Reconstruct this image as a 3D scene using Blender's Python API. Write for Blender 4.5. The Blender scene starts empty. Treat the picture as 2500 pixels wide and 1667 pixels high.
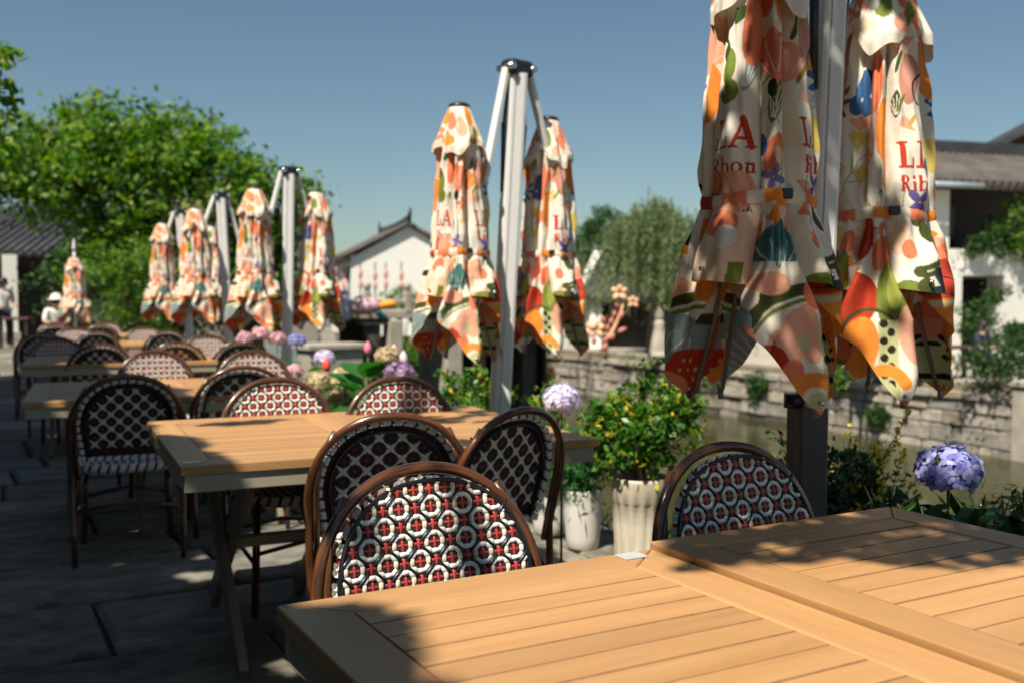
import bpy, bmesh, math, random
import numpy as np
from mathutils import Vector, Matrix, Euler

# ------------------------------------------------------------------ camera, sky, sun
scn = bpy.context.scene
COL = scn.collection
YAW = math.radians(29.0)            # X runs across the terrace to the canal, Y along the rows of tables
H = 1.24                            # camera height
FPX, CX, CY, HY = 2430.0, 1250.0, 833.5, 728.0
PITCH = math.atan((CY - HY) / FPX)
cam_d = bpy.data.cameras.new('camera')
cam = bpy.data.objects.new('camera', cam_d)
COL.objects.link(cam)
cam.location = (0, 0, H)
cam.rotation_euler = (math.radians(90) - PITCH, 0, -YAW)
cam_d.sensor_width = 36.0
cam_d.lens = 36.0 * FPX / 2500.0
cam_d.clip_start = 0.05
cam_d.clip_end = 3000
cam_d.dof.use_dof = True
cam_d.dof.focus_distance = 2.0
cam_d.dof.aperture_fstop = 3.8
scn.camera = cam

SUN = Vector((-0.47, -0.29, 0.83)).normalized()
SUN_EL = math.asin(SUN.z)
SUN_AZ = math.atan2(SUN.x, SUN.y)
world = bpy.data.worlds.new('World')
scn.world = world
world.use_nodes = True
wn = world.node_tree
bg = wn.nodes['Background']
sky = wn.nodes.new('ShaderNodeTexSky')
sky.sky_type = 'NISHITA'
sky.sun_disc = False
sky.sun_elevation = SUN_EL
sky.sun_rotation = SUN_AZ
sky.altitude = 0
sky.air_density = 1.0
sky.dust_density = 0.6
sky.ozone_density = 0.0
tint = wn.nodes.new('ShaderNodeMix')
tint.data_type = 'RGBA'; tint.blend_type = 'MULTIPLY'
tint.inputs['Factor'].default_value = 1.0
_mx = [s for s in tint.inputs if s.type == 'RGBA']
wn.links.new(sky.outputs['Color'], _mx[0]); _mx[1].default_value = (0.91, 1.035, 1.02, 1)
wn.links.new([s for s in tint.outputs if s.type == 'RGBA'][0], bg.inputs['Color'])
bg.inputs['Strength'].default_value = 0.05
sun_d = bpy.data.lights.new('sun', 'SUN')
sun_d.energy = 5.0
sun_d.angle = math.radians(0.53)
sun_d.color = (1.0, 0.93, 0.80)
sun = bpy.data.objects.new('sun', sun_d)
COL.objects.link(sun)
sun.rotation_euler = SUN.to_track_quat('Z', 'Y').to_euler()
scn.view_settings.view_transform = 'Standard'
scn.view_settings.look = 'None'
scn.view_settings.exposure = 0.62
scn.view_settings.gamma = 1.0
scn.view_settings.use_curve_mapping = False
scn.render.engine = 'CYCLES'
scn.cycles.max_bounces = 6
scn.cycles.diffuse_bounces = 3
scn.cycles.transparent_max_bounces = 6

CYW, SYW = math.cos(YAW), math.sin(YAW)
def c2w(x, y):                       # camera-plan (right, forward) metres -> world X, Y
    return (x * CYW + y * SYW, -x * SYW + y * CYW)
def at(px, d, py=None):              # where the sight line of a measured photo pixel reaches forward distance d
    dx, dz = (px - CX) / FPX, -((py if py is not None else HY) - CY) / FPX
    c, s = math.cos(PITCH), math.sin(PITCH)
    f, u = c + dz * s, -s + dz * c
    k = d / f
    X, Y = c2w(dx * k, d)
    return Vector((X, Y, H + u * k))

rng = np.random.default_rng(7)
random.seed(7)

# ------------------------------------------------------------------ objects
def setp(o, label=None, cat=None, group=None, kind=None):
    if label: o['label'] = label
    if cat: o['category'] = cat
    if group: o['group'] = group
    if kind: o['kind'] = kind
    return o
def thing(name, label, cat, loc=(0, 0, 0), rz=0.0, group=None):
    o = bpy.data.objects.new(name, None)
    o.empty_display_size = 0.1
    COL.objects.link(o)
    o.location = loc
    o.rotation_euler = (0, 0, rz)
    return setp(o, label, cat, group)
def link(name, me, parent=None, loc=(0, 0, 0), rot=(0, 0, 0), scale=(1, 1, 1)):
    o = bpy.data.objects.new(name, me)
    COL.objects.link(o)
    o.location, o.rotation_euler, o.scale = loc, rot, scale
    if parent: o.parent = parent
    return o
def dup(root, label=None, loc=None, rz=None):
    def cp(o, par):
        c = o.copy()
        COL.objects.link(c)
        if par: c.parent = par
        for ch in KIDS.get(o.name, o.children): cp(ch, c)
        return c
    r = cp(root, None)
    if label: r['label'] = label
    if loc is not None: r.location = loc
    if rz is not None: r.rotation_euler = (0, 0, rz)
    return r
KIDS = {}

class MB:
    """collects vertices and faces of one mesh"""
    def __init__(s):
        s.v, s.f, s.m, s.t, s.sm = [], [], [], {}, []
    def add(s, verts, faces, mi=0, smooth=False):
        b = len(s.v)
        s.v.extend(tuple(p) for p in verts)
        for f in faces:
            s.f.append(tuple(b + i for i in f)); s.m.append(mi); s.sm.append(smooth)
        return b
    def box(s, c, size, rot=None, mi=0, bevel=0.0):
        hx, hy, hz = size[0] / 2, size[1] / 2, size[2] / 2
        M = rot.to_matrix() if isinstance(rot, Euler) else (rot if rot is not None else Matrix.Identity(3))
        c = Vector(c)
        if bevel <= 0:
            vs = [(x, y, z) for z in (-hz, hz) for x, y in ((-hx, -hy), (hx, -hy), (hx, hy), (-hx, hy))]
            fs = [(3, 2, 1, 0), (4, 5, 6, 7), (0, 1, 5, 4), (1, 2, 6, 5), (2, 3, 7, 6), (3, 0, 4, 7)]
        else:
            b = min(bevel, hx * .9, hy * .9, hz * .9)
            vs, idx = [], {}
            for sx in (-1, 1):
                for sy in (-1, 1):
                    for sz in (-1, 1):
                        for ax in range(3):
                            p = [sx * hx, sy * hy, sz * hz]
                            for a in range(3):
                                if a != ax: p[a] -= (sx, sy, sz)[a] * b
                            idx[(sx, sy, sz, ax)] = len(vs); vs.append(tuple(p))
            fs = []
            for ax in range(3):
                o1, o2 = [a for a in range(3) if a != ax]
                for sg in (-1, 1):
                    q = []
                    for e1, e2 in ((-1, -1), (1, -1), (1, 1), (-1, 1)):
                        k = [0, 0, 0]; k[ax] = sg; k[o1] = e1; k[o2] = e2
                        q.append(idx[(k[0], k[1], k[2], ax)])
                    if (sg > 0) != (ax != 1): q.reverse()
                    fs.append(tuple(q))
            for ax in range(3):           # edges along ax
                o1, o2 = [a for a in range(3) if a != ax]
                for e1 in (-1, 1):
                    for e2 in (-1, 1):
                        k0 = [0, 0, 0]; k0[o1] = e1; k0[o2] = e2
                        a0 = list(k0); a0[ax] = -1
                        a1 = list(k0); a1[ax] = 1
                        q = [idx[(*a0, o1)], idx[(*a1, o1)], idx[(*a1, o2)], idx[(*a0, o2)]]
                        if (e1 * e2 > 0) == (ax != 1): q.reverse()
                        fs.append(tuple(q))
            for sx in (-1, 1):
                for sy in (-1, 1):
                    for sz in (-1, 1):
                        q = [idx[(sx, sy, sz, a)] for a in range(3)]
                        if sx * sy * sz < 0: q.reverse()
                        fs.append(tuple(q))
        s.add([c + M @ Vector(p) for p in vs], fs, mi)
    def tube(s, pts, r, n=8, mi=0, cap=True, closed=False, attr=True):
        P = [Vector(p) for p in pts]
        N = len(P)
        rr = r if isinstance(r, (list, tuple)) else [r] * N
        T = []
        for i in range(N):
            a = P[i - 1] if (i > 0 or closed) else P[i]
            b = P[(i + 1) % N] if (i < N - 1 or closed) else P[i]
            T.append((b - a).normalized())
        up = Vector((0, 0, 1)) if abs(T[0].z) < .9 else Vector((1, 0, 0))
        nrm = (up - T[0] * up.dot(T[0])).normalized()
        base = len(s.v); L = 0.0
        for i in range(N):
            if i: 
                L += (P[i] - P[i - 1]).length
                nrm = (nrm - T[i] * nrm.dot(T[i]))
                nrm = nrm.normalized() if nrm.length > 1e-6 else T[i].orthogonal().normalized()
            bi = T[i].cross(nrm)
            for k in range(n):
                a = 2 * math.pi * k / n
                s.t[len(s.v)] = (L, math.cos(a), math.sin(a))
                s.v.append(tuple(P[i] + (nrm * math.cos(a) + bi * math.sin(a)) * rr[i]))
        M = N if closed else N - 1
        for i in range(M):
            j = (i + 1) % N
            for k in range(n):
                k2 = (k + 1) % n
                s.f.append((base + i * n + k, base + i * n + k2, base + j * n + k2, base + j * n + k))
                s.m.append(mi); s.sm.append(True)
        if cap and not closed:
            s.f.append(tuple(base + k for k in reversed(range(n)))); s.m.append(mi); s.sm.append(False)
            s.f.append(tuple(base + (N - 1) * n + k for k in range(n))); s.m.append(mi); s.sm.append(False)
    def lathe(s, prof, c=(0, 0, 0), n=24, mi=0, smooth=True, rfun=None):
        base = len(s.v)
        for r, z in prof:
            for k in range(n):
                a = 2 * math.pi * k / n
                q = r * (rfun(a, z) if rfun else 1)
                s.v.append((c[0] + q * math.cos(a), c[1] + q * math.sin(a), c[2] + z))
        for i in range(len(prof) - 1):
            for k in range(n):
                k2 = (k + 1) % n
                s.f.append((base + i * n + k, base + i * n + k2, base + (i + 1) * n + k2, base + (i + 1) * n + k))
                s.m.append(mi); s.sm.append(smooth)
        if prof[0][0] > 1e-5:
            s.f.append(tuple(base + k for k in reversed(range(n)))); s.m.append(mi); s.sm.append(False)
        if prof[-1][0] > 1e-5:
            s.f.append(tuple(base + (len(prof) - 1) * n + k for k in range(n))); s.m.append(mi); s.sm.append(False)
    def prism(s, poly, z0, z1, mi=0, bev=0.0, side=None):
        n = len(poly)
        vs = [(x, y, z0) for x, y in poly] + [(x, y, z1 - bev) for x, y in poly]
        fs = [tuple(reversed(range(n)))] + [(i, (i + 1) % n, n + (i + 1) % n, n + i) for i in range(n)]
        if bev > 0:
            cx = sum(p[0] for p in poly) / n; cy = sum(p[1] for p in poly) / n
            tp = []
            for i in range(n):
                p0, p1, p2 = Vector(poly[i - 1]), Vector(poly[i]), Vector(poly[(i + 1) % n])
                d = ((p0 - p1).normalized() + (p2 - p1).normalized())
                if d.length < 1e-4: d = Vector((cx, cy)) - p1
                d = d.normalized()
                if d.dot(Vector((cx, cy)) - p1) < 0: d = -d
                q = p1 + d * bev * 1.3
                tp.append((q.x, q.y, z1))
            vs += tp
            fs += [(n + i, n + (i + 1) % n, 2 * n + (i + 1) % n, 2 * n + i) for i in range(n)]
            fs.append(tuple(2 * n + i for i in range(n)))
        else:
            fs.append(tuple(n + i for i in range(n)))
        b0 = len(s.f); s.add(vs, fs, mi)
        if side is not None:
            for i in range(b0 + 1, b0 + 1 + n * (2 if bev > 0 else 1)): s.m[i] = side
    def mesh(s, name, mats):
        me = bpy.data.meshes.new(name)
        me.from_pydata(s.v, [], s.f)
        for m in (mats if isinstance(mats, (list, tuple)) else [mats]): me.materials.append(m)
        me.polygons.foreach_set('material_index', s.m)
        me.polygons.foreach_set('use_smooth', s.sm)
        if s.t:
            at_ = me.attributes.new('tube', 'FLOAT_VECTOR', 'POINT')
            buf = np.zeros((len(s.v), 3), np.float32)
            for i, t in s.t.items(): buf[i] = t
            at_.data.foreach_set('vector', buf.ravel())
        me.update()
        return me
    def obj(s, name, mats, parent=None, **k):
        return link(name, s.mesh(name, mats), parent, **k)

def np_mesh(name, V, F, mat, col=None, smooth=False):
    """quads or tris from arrays"""
    me = bpy.data.meshes.new(name)
    nf, k = F.shape
    me.vertices.add(len(V)); me.vertices.foreach_set('co', np.ascontiguousarray(V, np.float32).ravel())
    me.loops.add(nf * k); me.loops.foreach_set('vertex_index', np.ascontiguousarray(F, np.int32).ravel())
    me.polygons.add(nf)
    me.polygons.foreach_set('loop_start', np.arange(0, nf * k, k, dtype=np.int32))
    me.polygons.foreach_set('use_smooth', np.full(nf, smooth))
    me.materials.append(mat)
    if col is not None:
        a = me.attributes.new('print', 'FLOAT_COLOR', 'POINT')
        c4 = np.ones((len(V), 4), np.float32); c4[:, :3] = col
        a.data.foreach_set('color', c4.ravel())
    me.update(calc_edges=True)
    me.validate()
    return me

# ------------------------------------------------------------------ materials
class NT:
    def __init__(s, name):
        s.m = bpy.data.materials.new(name); s.m.use_nodes = True
        s.t = s.m.node_tree; s.b = s.t.nodes['Principled BSDF']
    def n(s, typ, **k):
        o = s.t.nodes.new(typ)
        for a, v in k.items():
            if a in o.inputs: o.inputs[a].default_value = v
            else: setattr(o, a, v)
        return o
    def l(s, a, b): s.t.links.new(a, b)
def ramp(nt, fac, stops):
    r = nt.n('ShaderNodeValToRGB')
    e = r.color_ramp.elements
    while len(e) < len(stops): e.new(.5)
    for i, (p, c) in enumerate(stops):
        e[i].position = p; e[i].color = (*c, 1)
    nt.l(fac, r.inputs[0])
    return r.outputs[0]
def pmat(name, c1, c2=None, scale=5.0, rough=.6, metal=0.0, bump=0.0, bscale=None, stretch=(1, 1, 1), spec=.5, detail=4, coat=0.0, isl=None):
    nt = NT(name); b = nt.b
    b.inputs['Roughness'].default_value = rough
    b.inputs['Metallic'].default_value = metal
    b.inputs['Specular IOR Level'].default_value = spec
    if coat: b.inputs['Coat Weight'].default_value = coat; b.inputs['Coat Roughness'].default_value = .15
    tc = nt.n('ShaderNodeTexCoord'); mp = nt.n('ShaderNodeMapping', Scale=stretch)
    nt.l(tc.outputs['Object'], mp.inputs[0])
    no = nt.n('ShaderNodeTexNoise', Scale=scale, Detail=detail, Roughness=.65)
    nt.l(mp.outputs[0], no.inputs['Vector'])
    col = ramp(nt, no.outputs[0], [(.3, c1), (.7, c2 or c1)])
    if isl:
        ge = nt.n('ShaderNodeObjectInfo') if isl == 'obj' else nt.n('ShaderNodeNewGeometry')
        out = ge.outputs['Random'] if isl == 'obj' else ge.outputs['Random Per Island']
        hs = nt.n('ShaderNodeHueSaturation')
        mr = nt.n('ShaderNodeMapRange'); mr.inputs[3].default_value = .7; mr.inputs[4].default_value = 1.3
        nt.l(out, mr.inputs[0]); nt.l(mr.outputs[0], hs.inputs['Value']); nt.l(col, hs.inputs['Color'])
        mr2 = nt.n('ShaderNodeMapRange'); mr2.inputs[3].default_value = .65; mr2.inputs[4].default_value = 1.2
        mu = nt.n('ShaderNodeMath', operation='MULTIPLY'); mu.inputs[1].default_value = 7.31
        fr = nt.n('ShaderNodeMath', operation='FRACT')
        nt.l(out, mu.inputs[0]); nt.l(mu.outputs[0], fr.inputs[0]); nt.l(fr.outputs[0], mr2.inputs[0]); nt.l(mr2.outputs[0], hs.inputs['Saturation'])
        col = hs.outputs[0]
    nt.l(col, b.inputs['Base Color'])
    if bump:
        n2 = nt.n('ShaderNodeTexNoise', Scale=bscale or scale * 4, Detail=5, Roughness=.7)
        nt.l(mp.outputs[0], n2.inputs['Vector'])
        bp = nt.n('ShaderNodeBump', Strength=min(1, bump), Distance=.01 * max(1, bump))
        nt.l(n2.outputs[0], bp.inputs['Height']); nt.l(bp.outputs[0], b.inputs['Normal'])
    return nt.m
def leafmat(name, stops, trans=.35, rough=.5):
    """foliage: every leaf its own tone, some light through it"""
    nt = NT(name); b = nt.b
    ge = nt.n('ShaderNodeNewGeometry')
    col = ramp(nt, ge.outputs['Random Per Island'], stops)
    nt.l(col, b.inputs['Base Color'])
    b.inputs['Roughness'].default_value = rough
    b.inputs['Specular IOR Level'].default_value = .35
    tr = nt.n('ShaderNodeBsdfTranslucent')
    hs = nt.n('ShaderNodeHueSaturation'); hs.inputs['Saturation'].default_value = 1.15; hs.inputs['Value'].default_value = 1.6
    nt.l(col, hs.inputs['Color']); nt.l(hs.outputs[0], tr.inputs[0])
    mx = nt.n('ShaderNodeMixShader'); mx.inputs[0].default_value = trans
    nt.l(b.outputs[0], mx.inputs[1]); nt.l(tr.outputs[0], mx.inputs[2])
    nt.l(mx.outputs[0], nt.t.nodes['Material Output'].inputs[0])
    return nt.m
def tubemat(name, stops, rough=.3, k=(1.2, 1.6, 1.6), scale=6, coat=.4):
    """cane and bamboo: streaks run along the tube"""
    nt = NT(name); b = nt.b
    a = nt.n('ShaderNodeAttribute', attribute_name='tube')
    mp = nt.n('ShaderNodeMapping', Scale=k); nt.l(a.outputs['Vector'], mp.inputs[0])
    n1 = nt.n('ShaderNodeTexNoise', Scale=scale, Detail=6, Roughness=.75); nt.l(mp.outputs[0], n1.inputs['Vector'])
    mp2 = nt.n('ShaderNodeMapping', Scale=(k[0] * 4, .7, .7)); nt.l(a.outputs['Vector'], mp2.inputs[0])
    n2 = nt.n('ShaderNodeTexNoise', Scale=2.2, Detail=2); nt.l(mp2.outputs[0], n2.inputs['Vector'])
    ad = nt.n('ShaderNodeMath', operation='ADD'); ml = nt.n('ShaderNodeMath', operation='MULTIPLY'); ml.inputs[1].default_value = .5
    nt.l(n1.outputs[0], ad.inputs[0]); nt.l(n2.outputs[0], ad.inputs[1]); nt.l(ad.outputs[0], ml.inputs[0])
    nt.l(ramp(nt, ml.outputs[0], stops), b.inputs['Base Color'])
    b.inputs['Roughness'].default_value = rough
    b.inputs['Coat Weight'].default_value = coat; b.inputs['Coat Roughness'].default_value = .12
    return nt.m
def woodmat(name, c1, c2, axis, rough=.45):
    """composite deck board: fine grain along one axis"""
    nt = NT(name); b = nt.b
    tc = nt.n('ShaderNodeTexCoord')
    st = (3, 90, 60) if axis == 'x' else (90, 3, 60)
    st2 = (.8, 9, 9) if axis == 'x' else (9, .8, 9)
    oi = nt.n('ShaderNodeObjectInfo')
    ad = nt.n('ShaderNodeVectorMath', operation='ADD')
    sc = nt.n('ShaderNodeVectorMath', operation='SCALE'); sc.inputs['Scale'].default_value = 13.0
    cb = nt.n('ShaderNodeCombineXYZ')
    for i in range(3): nt.l(oi.outputs['Random'], cb.inputs[i])
    nt.l(cb.outputs[0], sc.inputs[0]); nt.l(tc.outputs['Object'], ad.inputs[0]); nt.l(sc.outputs[0], ad.inputs[1])
    mp = nt.n('ShaderNodeMapping', Scale=st); nt.l(ad.outputs[0], mp.inputs[0])
    n1 = nt.n('ShaderNodeTexNoise', Scale=4, Detail=5, Roughness=.7); nt.l(mp.outputs[0], n1.inputs['Vector'])
    mp2 = nt.n('ShaderNodeMapping', Scale=st2); nt.l(ad.outputs[0], mp2.inputs[0])
    n2 = nt.n('ShaderNodeTexNoise', Scale=3, Detail=3); nt.l(mp2.outputs[0], n2.inputs['Vector'])
    m1 = nt.n('ShaderNodeMath', operation='MULTIPLY'); m1.inputs[1].default_value = .45
    m2 = nt.n('ShaderNodeMath', operation='MULTIPLY'); m2.inputs[1].default_value = .55
    a2 = nt.n('ShaderNodeMath', operation='ADD')
    nt.l(n1.outputs[0], m1.inputs[0]); nt.l(n2.outputs[0], m2.inputs[0]); nt.l(m1.outputs[0], a2.inputs[0]); nt.l(m2.outputs[0], a2.inputs[1])
    col = ramp(nt, a2.outputs[0], [(.3, c2), (.68, c1)])
    hs = nt.n('ShaderNodeHueSaturation')
    mr = nt.n('ShaderNodeMapRange'); mr.inputs[3].default_value = .84; mr.inputs[4].default_value = 1.08
    nt.l(oi.outputs['Random'], mr.inputs[0]); nt.l(mr.outputs[0], hs.inputs['Value']); nt.l(col, hs.inputs['Color'])
    nt.l(hs.outputs[0], b.inputs['Base Color'])
    b.inputs['Roughness'].default_value = rough
    b.inputs['Specular IOR Level'].default_value = .35
    bp = nt.n('ShaderNodeBump', Strength=.35, Distance=.0012); nt.l(n1.outputs[0], bp.inputs['Height']); nt.l(bp.outputs[0], b.inputs['Normal'])
    return nt.m
# ------------------------------------------------------------------ shared materials
CREAM = (.80, .72, .58)
M_stone = pmat('paving_stone', (.075, .064, .05), (.29, .26, .205), 4.5, .9, bump=1.0, bscale=35, isl='obj')
M_joint = pmat('joint_sand', (.02, .017, .013), (.05, .042, .033), 30, .95)
M_wallstone = pmat('wall_stone', (.17, .14, .11), (.45, .40, .32), 2.2, .85, bump=.8, bscale=18, isl='obj')
M_mortar = pmat('mortar', (.15, .12, .085), (.25, .205, .15), 8, .95)
M_dressed = pmat('dressed_stone', (.30, .265, .21), (.44, .40, .33), 3, .8, bump=.5, bscale=25)
M_shadestone = pmat('shaded_pier_stone', (.045, .04, .035), (.10, .09, .075), 3, .85, bump=.6, bscale=20)  # darker copy of the dressed stone, shade of the bridge piers in its colour
M_plaster = pmat('white_plaster', (.76, .74, .68), (.83, .81, .75), .8, .85, bump=.15, bscale=30)
M_tile = pmat('grey_roof_tile', (.055, .048, .042), (.13, .112, .095), 1.5, .8, bump=.4, bscale=14)
M_tile_dark = pmat('dark_roof_tile', (.02, .022, .026), (.05, .052, .058), 2, .7)
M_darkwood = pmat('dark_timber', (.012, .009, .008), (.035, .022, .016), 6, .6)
M_redwood = pmat('red_timber', (.05, .015, .01), (.10, .032, .02), 6, .6)
M_earth = pmat('ground_earth', (.10, .085, .06), (.17, .14, .10), .4, .95)
M_bark = pmat('bark', (.05, .038, .028), (.12, .095, .07), 9, .9, bump=.8, bscale=30, stretch=(1, 1, .3))
M_leaf = leafmat('broad_leaf', [(0, (.032, .09, .012)), (.45, (.075, .185, .020)), (.8, (.16, .28, .030)), (1, (.27, .33, .07))], .42)
M_leaf_dark = leafmat('dark_leaf', [(0, (.018, .05, .012)), (.6, (.035, .09, .02)), (1, (.07, .13, .03))], .3)
M_willow = leafmat('willow_leaf', [(0, (.08, .13, .05)), (.6, (.16, .22, .09)), (1, (.26, .29, .16))], .4)
M_pale = leafmat('pale_blossom', [(0, (.22, .26, .07)), (1, (.42, .42, .18))], .3)
M_bush = leafmat('bush_leaf', [(0, (.025, .085, .012)), (.5, (.06, .17, .02)), (.90, (.14, .27, .03)), (.945, (.50, .42, .05)), (.99, (.70, .47, .05)), (1, (.62, .16, .07))], .35, .35)
M_fern = leafmat('fern_leaf', [(0, (.02, .09, .025)), (.7, (.04, .15, .04)), (1, (.08, .22, .06))], .3)
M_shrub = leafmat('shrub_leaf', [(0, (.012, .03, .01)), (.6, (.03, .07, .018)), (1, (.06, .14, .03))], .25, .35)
M_hosta = leafmat('hydrangea_leaf', [(0, (.025, .11, .02)), (1, (.06, .20, .035))], .35, .3)
M_yellow = leafmat('yellow_bloom', [(0, (.42, .30, .01)), (.6, (.75, .52, .02)), (1, (.85, .66, .06))], .3)
M_green_stem = pmat('green_stem', (.04, .09, .02), (.07, .13, .03), 20, .6)
M_red_leaf = leafmat('red_hanging_leaf', [(0, (.12, .02, .02)), (.5, (.20, .05, .03)), (.7, (.06, .10, .03)), (1, (.10, .16, .04))], .3)

# ------------------------------------------------------------------ leaves, crowns
def unit(v): return v / np.maximum(np.linalg.norm(v, axis=-1, keepdims=True), 1e-9)
def leaf_quads(P, L, W, r=None, up=.5, droop=None):
    """a rhombic leaf at every point"""
    r = r or rng
    n = len(P)
    d = r.normal(size=(n, 3))
    if droop is not None: d = d * .45 + np.asarray(droop)
    d = unit(d)
    s = r.normal(size=(n, 3)); s[:, 2] *= (1 - up)
    s = unit(np.cross(d, np.cross(s, d)))
    sz = r.uniform(.7, 1.3, (n, 1))
    a = P - d * L * .5 * sz; c = P + d * L * .5 * sz
    b = P + s * W * .5 * sz - d * L * .08 * sz; e = P - s * W * .5 * sz - d * L * .08 * sz
    V = np.stack([a, b, c, e], 1).reshape(-1, 3)
    F = np.arange(4 * n).reshape(n, 4)
    return V, F
def leaf_obj(name, P, L, W, mat, parent=None, up=.5, droop=None, r=None):
    V, F = leaf_quads(np.asarray(P, float), L, W, r, up, droop)
    return link(name, np_mesh(name, V, F, mat), parent)
def clumps(ells, n, r, per, shell=.6, rr=None):
    """clump centres inside a union of ellipsoids, and the leaf points round them"""
    rr = rr or rng
    vol = np.array([e[3] * e[4] * e[5] for e in ells]); vol = vol ** .67 / (vol ** .67).sum()
    k = rr.choice(len(ells), n, p=vol)
    E = np.array(ells)[k]
    d = unit(rr.normal(size=(n, 3)))
    q = rr.uniform(shell, 1.05, (n, 1))
    C = E[:, :3] + d * q * E[:, 3:6]
    rad = r * rr.uniform(.6, 1.35, (n, 1, 1))
    P = C[:, None, :] + rr.normal(size=(n, per, 3)) * rad * np.array([1, 1, .62]) * .55
    return C, P.reshape(-1, 3)
def tree(name, label, base, ells, n, r, per, L, W, mat, tr=.15, trunks=((0, 0, 0, 0),), group=None, limbs=10, extra=None, fork=.45, shell=.55):
    b = Vector(base)
    t = thing(name, label, 'tree', b, 0, group)
    C, P = clumps(ells, n, r, per, shell)
    top = max(e[2] for e in ells)
    mb = MB()
    for (x0, y0, x1, y1) in trunks:
        fk = (x0 + (x1 - x0) * .6, y0 + (y1 - y0) * .6, top * fork)
        mb.tube([(x0, y0, -.1), (x0 + (x1 - x0) * .3, y0 + (y1 - y0) * .3, top * fork * .5), fk, (x1, y1, top * .9)], [tr * 1.25, tr, tr * .8, tr * .25], 8)
        for c in C[rng.choice(len(C), limbs, replace=False)]:
            m = (np.array(fk) * .5 + c * .5) + np.array([0, 0, .12 * top])
            mb.tube([fk, tuple(m), tuple(c)], [tr * .45, tr * .28, tr * .1], 5)
    mb.obj('trunk', M_bark, t)
    leaf_obj('crown', P, L, W, mat, t)
    if extra is not None:
        ex, em = extra
        _, P2 = clumps(ex, 22, r * .8, 60, .2)
        leaf_obj('blossom_patch', P2, L * .8, W, em, t)
    return t

# ------------------------------------------------------------------ ground, terrace, canal
def sheet(name, x0, x1, y0, y1, z, mat, kind='structure', n=1):
    mb = MB()
    mb.add([(x0, y0, z), (x1, y0, z), (x1, y1, z), (x0, y1, z)], [(0, 1, 2, 3)])
    return setp(mb.obj(name, mat), kind=kind)
sheet('ground', -900, 900, -900, 900, -3.2, M_earth)
EDGE = 3.12                          # edge of the terrace above the canal
FARX = 19.2                          # far wall of the canal
WZ, TZ = -2.1, -.6                   # water, far terrace
pv = thing('pavement', None, None); pv['kind'] = 'structure'
mb = MB(); mb.box((-2.44, 19, -1.53), (11.12, 50, 3.02)); mb.obj('bedding', M_joint, pv)
def slab_mesh(seed):
    r = random.Random(seed)
    n = []
    for (x, y) in ((-.5, -.5), (0, -.5), (.5, -.5), (.5, 0), (.5, .5), (0, .5), (-.5, .5), (-.5, 0)):
        n.append((x * (1 + r.uniform(-.035, .012)), y * (1 + r.uniform(-.05, .015))))
    m = MB(); m.prism(n, -.04, 0, 0, .016)
    return m.mesh('paving_stone', M_stone)
SLABS = [slab_mesh(i) for i in range(6)]
y = .2; row = 0
while y < 31:
    hgt = random.choice((.42, .55, .62, .68)) * (1 if y < 8 else 1.5 if y < 18 else 2.4)
    x = -2.2 + random.uniform(-.4, 0)
    xmin = .03 * y - 1.3
    while x < EDGE - .02:
        w = random.uniform(.7, 1.35) * (1 if y < 8 else 1.5 if y < 18 else 2.4)
        if x + w > EDGE - .35: w = EDGE - .01 - x
        if x + w > xmin:
            link('paving_stone', random.choice(SLABS), pv, (x + w / 2, y + hgt / 2, .012 + random.uniform(-.007, .006)),
                 (random.uniform(-.004, .004), random.uniform(-.004, .004), random.choice((0, math.pi))), (w - .016, hgt - .040, 1))
        x += w
    y += hgt
# water
nt = NT('canal_water'); b = nt.b
b.inputs['Base Color'].default_value = (.036, .037, .012, 1); b.inputs['Roughness'].default_value = .12
b.inputs['Specular IOR Level'].default_value = .09
tc = nt.n('ShaderNodeTexCoord'); mp = nt.n('ShaderNodeMapping', Scale=(1.6, .7, 1)); nt.l(tc.outputs['Object'], mp.inputs[0])
no = nt.n('ShaderNodeTexNoise', Scale=1.4, Detail=4); nt.l(mp.outputs[0], no.inputs['Vector'])
bp = nt.n('ShaderNodeBump', Strength=.45, Distance=.06); nt.l(no.outputs[0], bp.inputs['Height']); nt.l(bp.outputs[0], b.inputs['Normal'])
sheet('water', EDGE, FARX + .3, -40, 90, WZ, nt.m)
# far terrace and its stone wall
LAND_Y0, LAND_Y1 = 1.0, 12.0
mb = MB()
mb.box((FARX + 40.3, 36.2, TZ - 1.3), (80, 48, 2.6)); mb.box((FARX + 41.9, -10, TZ - 1.3), (80, 44.4, 2.6))
far_t = setp(mb.obj('far_terrace', M_dressed), kind='structure')
cw = thing('canal_wall', 'coursed stone retaining wall along the far bank of the canal', 'wall', (FARX, 12.2, WZ - .4))
mb = MB(); mb.box((.2, 22, .93), (.3, 44, 1.86)); mb.obj('backing', M_mortar, cw)
def rock_mesh(seed):
    r = random.Random(seed); m = MB()
    m.box((0, 0, 0), (1, 1, 1), bevel=.07)
    m.v = [(p[0] + r.uniform(-.05, .05), p[1] * r.uniform(.93, 1.0), p[2] * r.uniform(.9, 1.0)) for p in m.v]
    return m.mesh('stone', M_wallstone)
ROCKS = [rock_mesh(i) for i in range(7)]
M_wet = pmat('wet_wall_stone', (.05, .045, .03), (.13, .115, .08), 3, .6, bump=.8, bscale=18, isl='obj')
WET = []
for k_ in range(3):
    q_ = ROCKS[k_].copy(); q_.materials[0] = M_wet; WET.append(q_)
nst = 0
z = 0.0; hs = [.22, .32, .40, .30, .28, .17]
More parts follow.
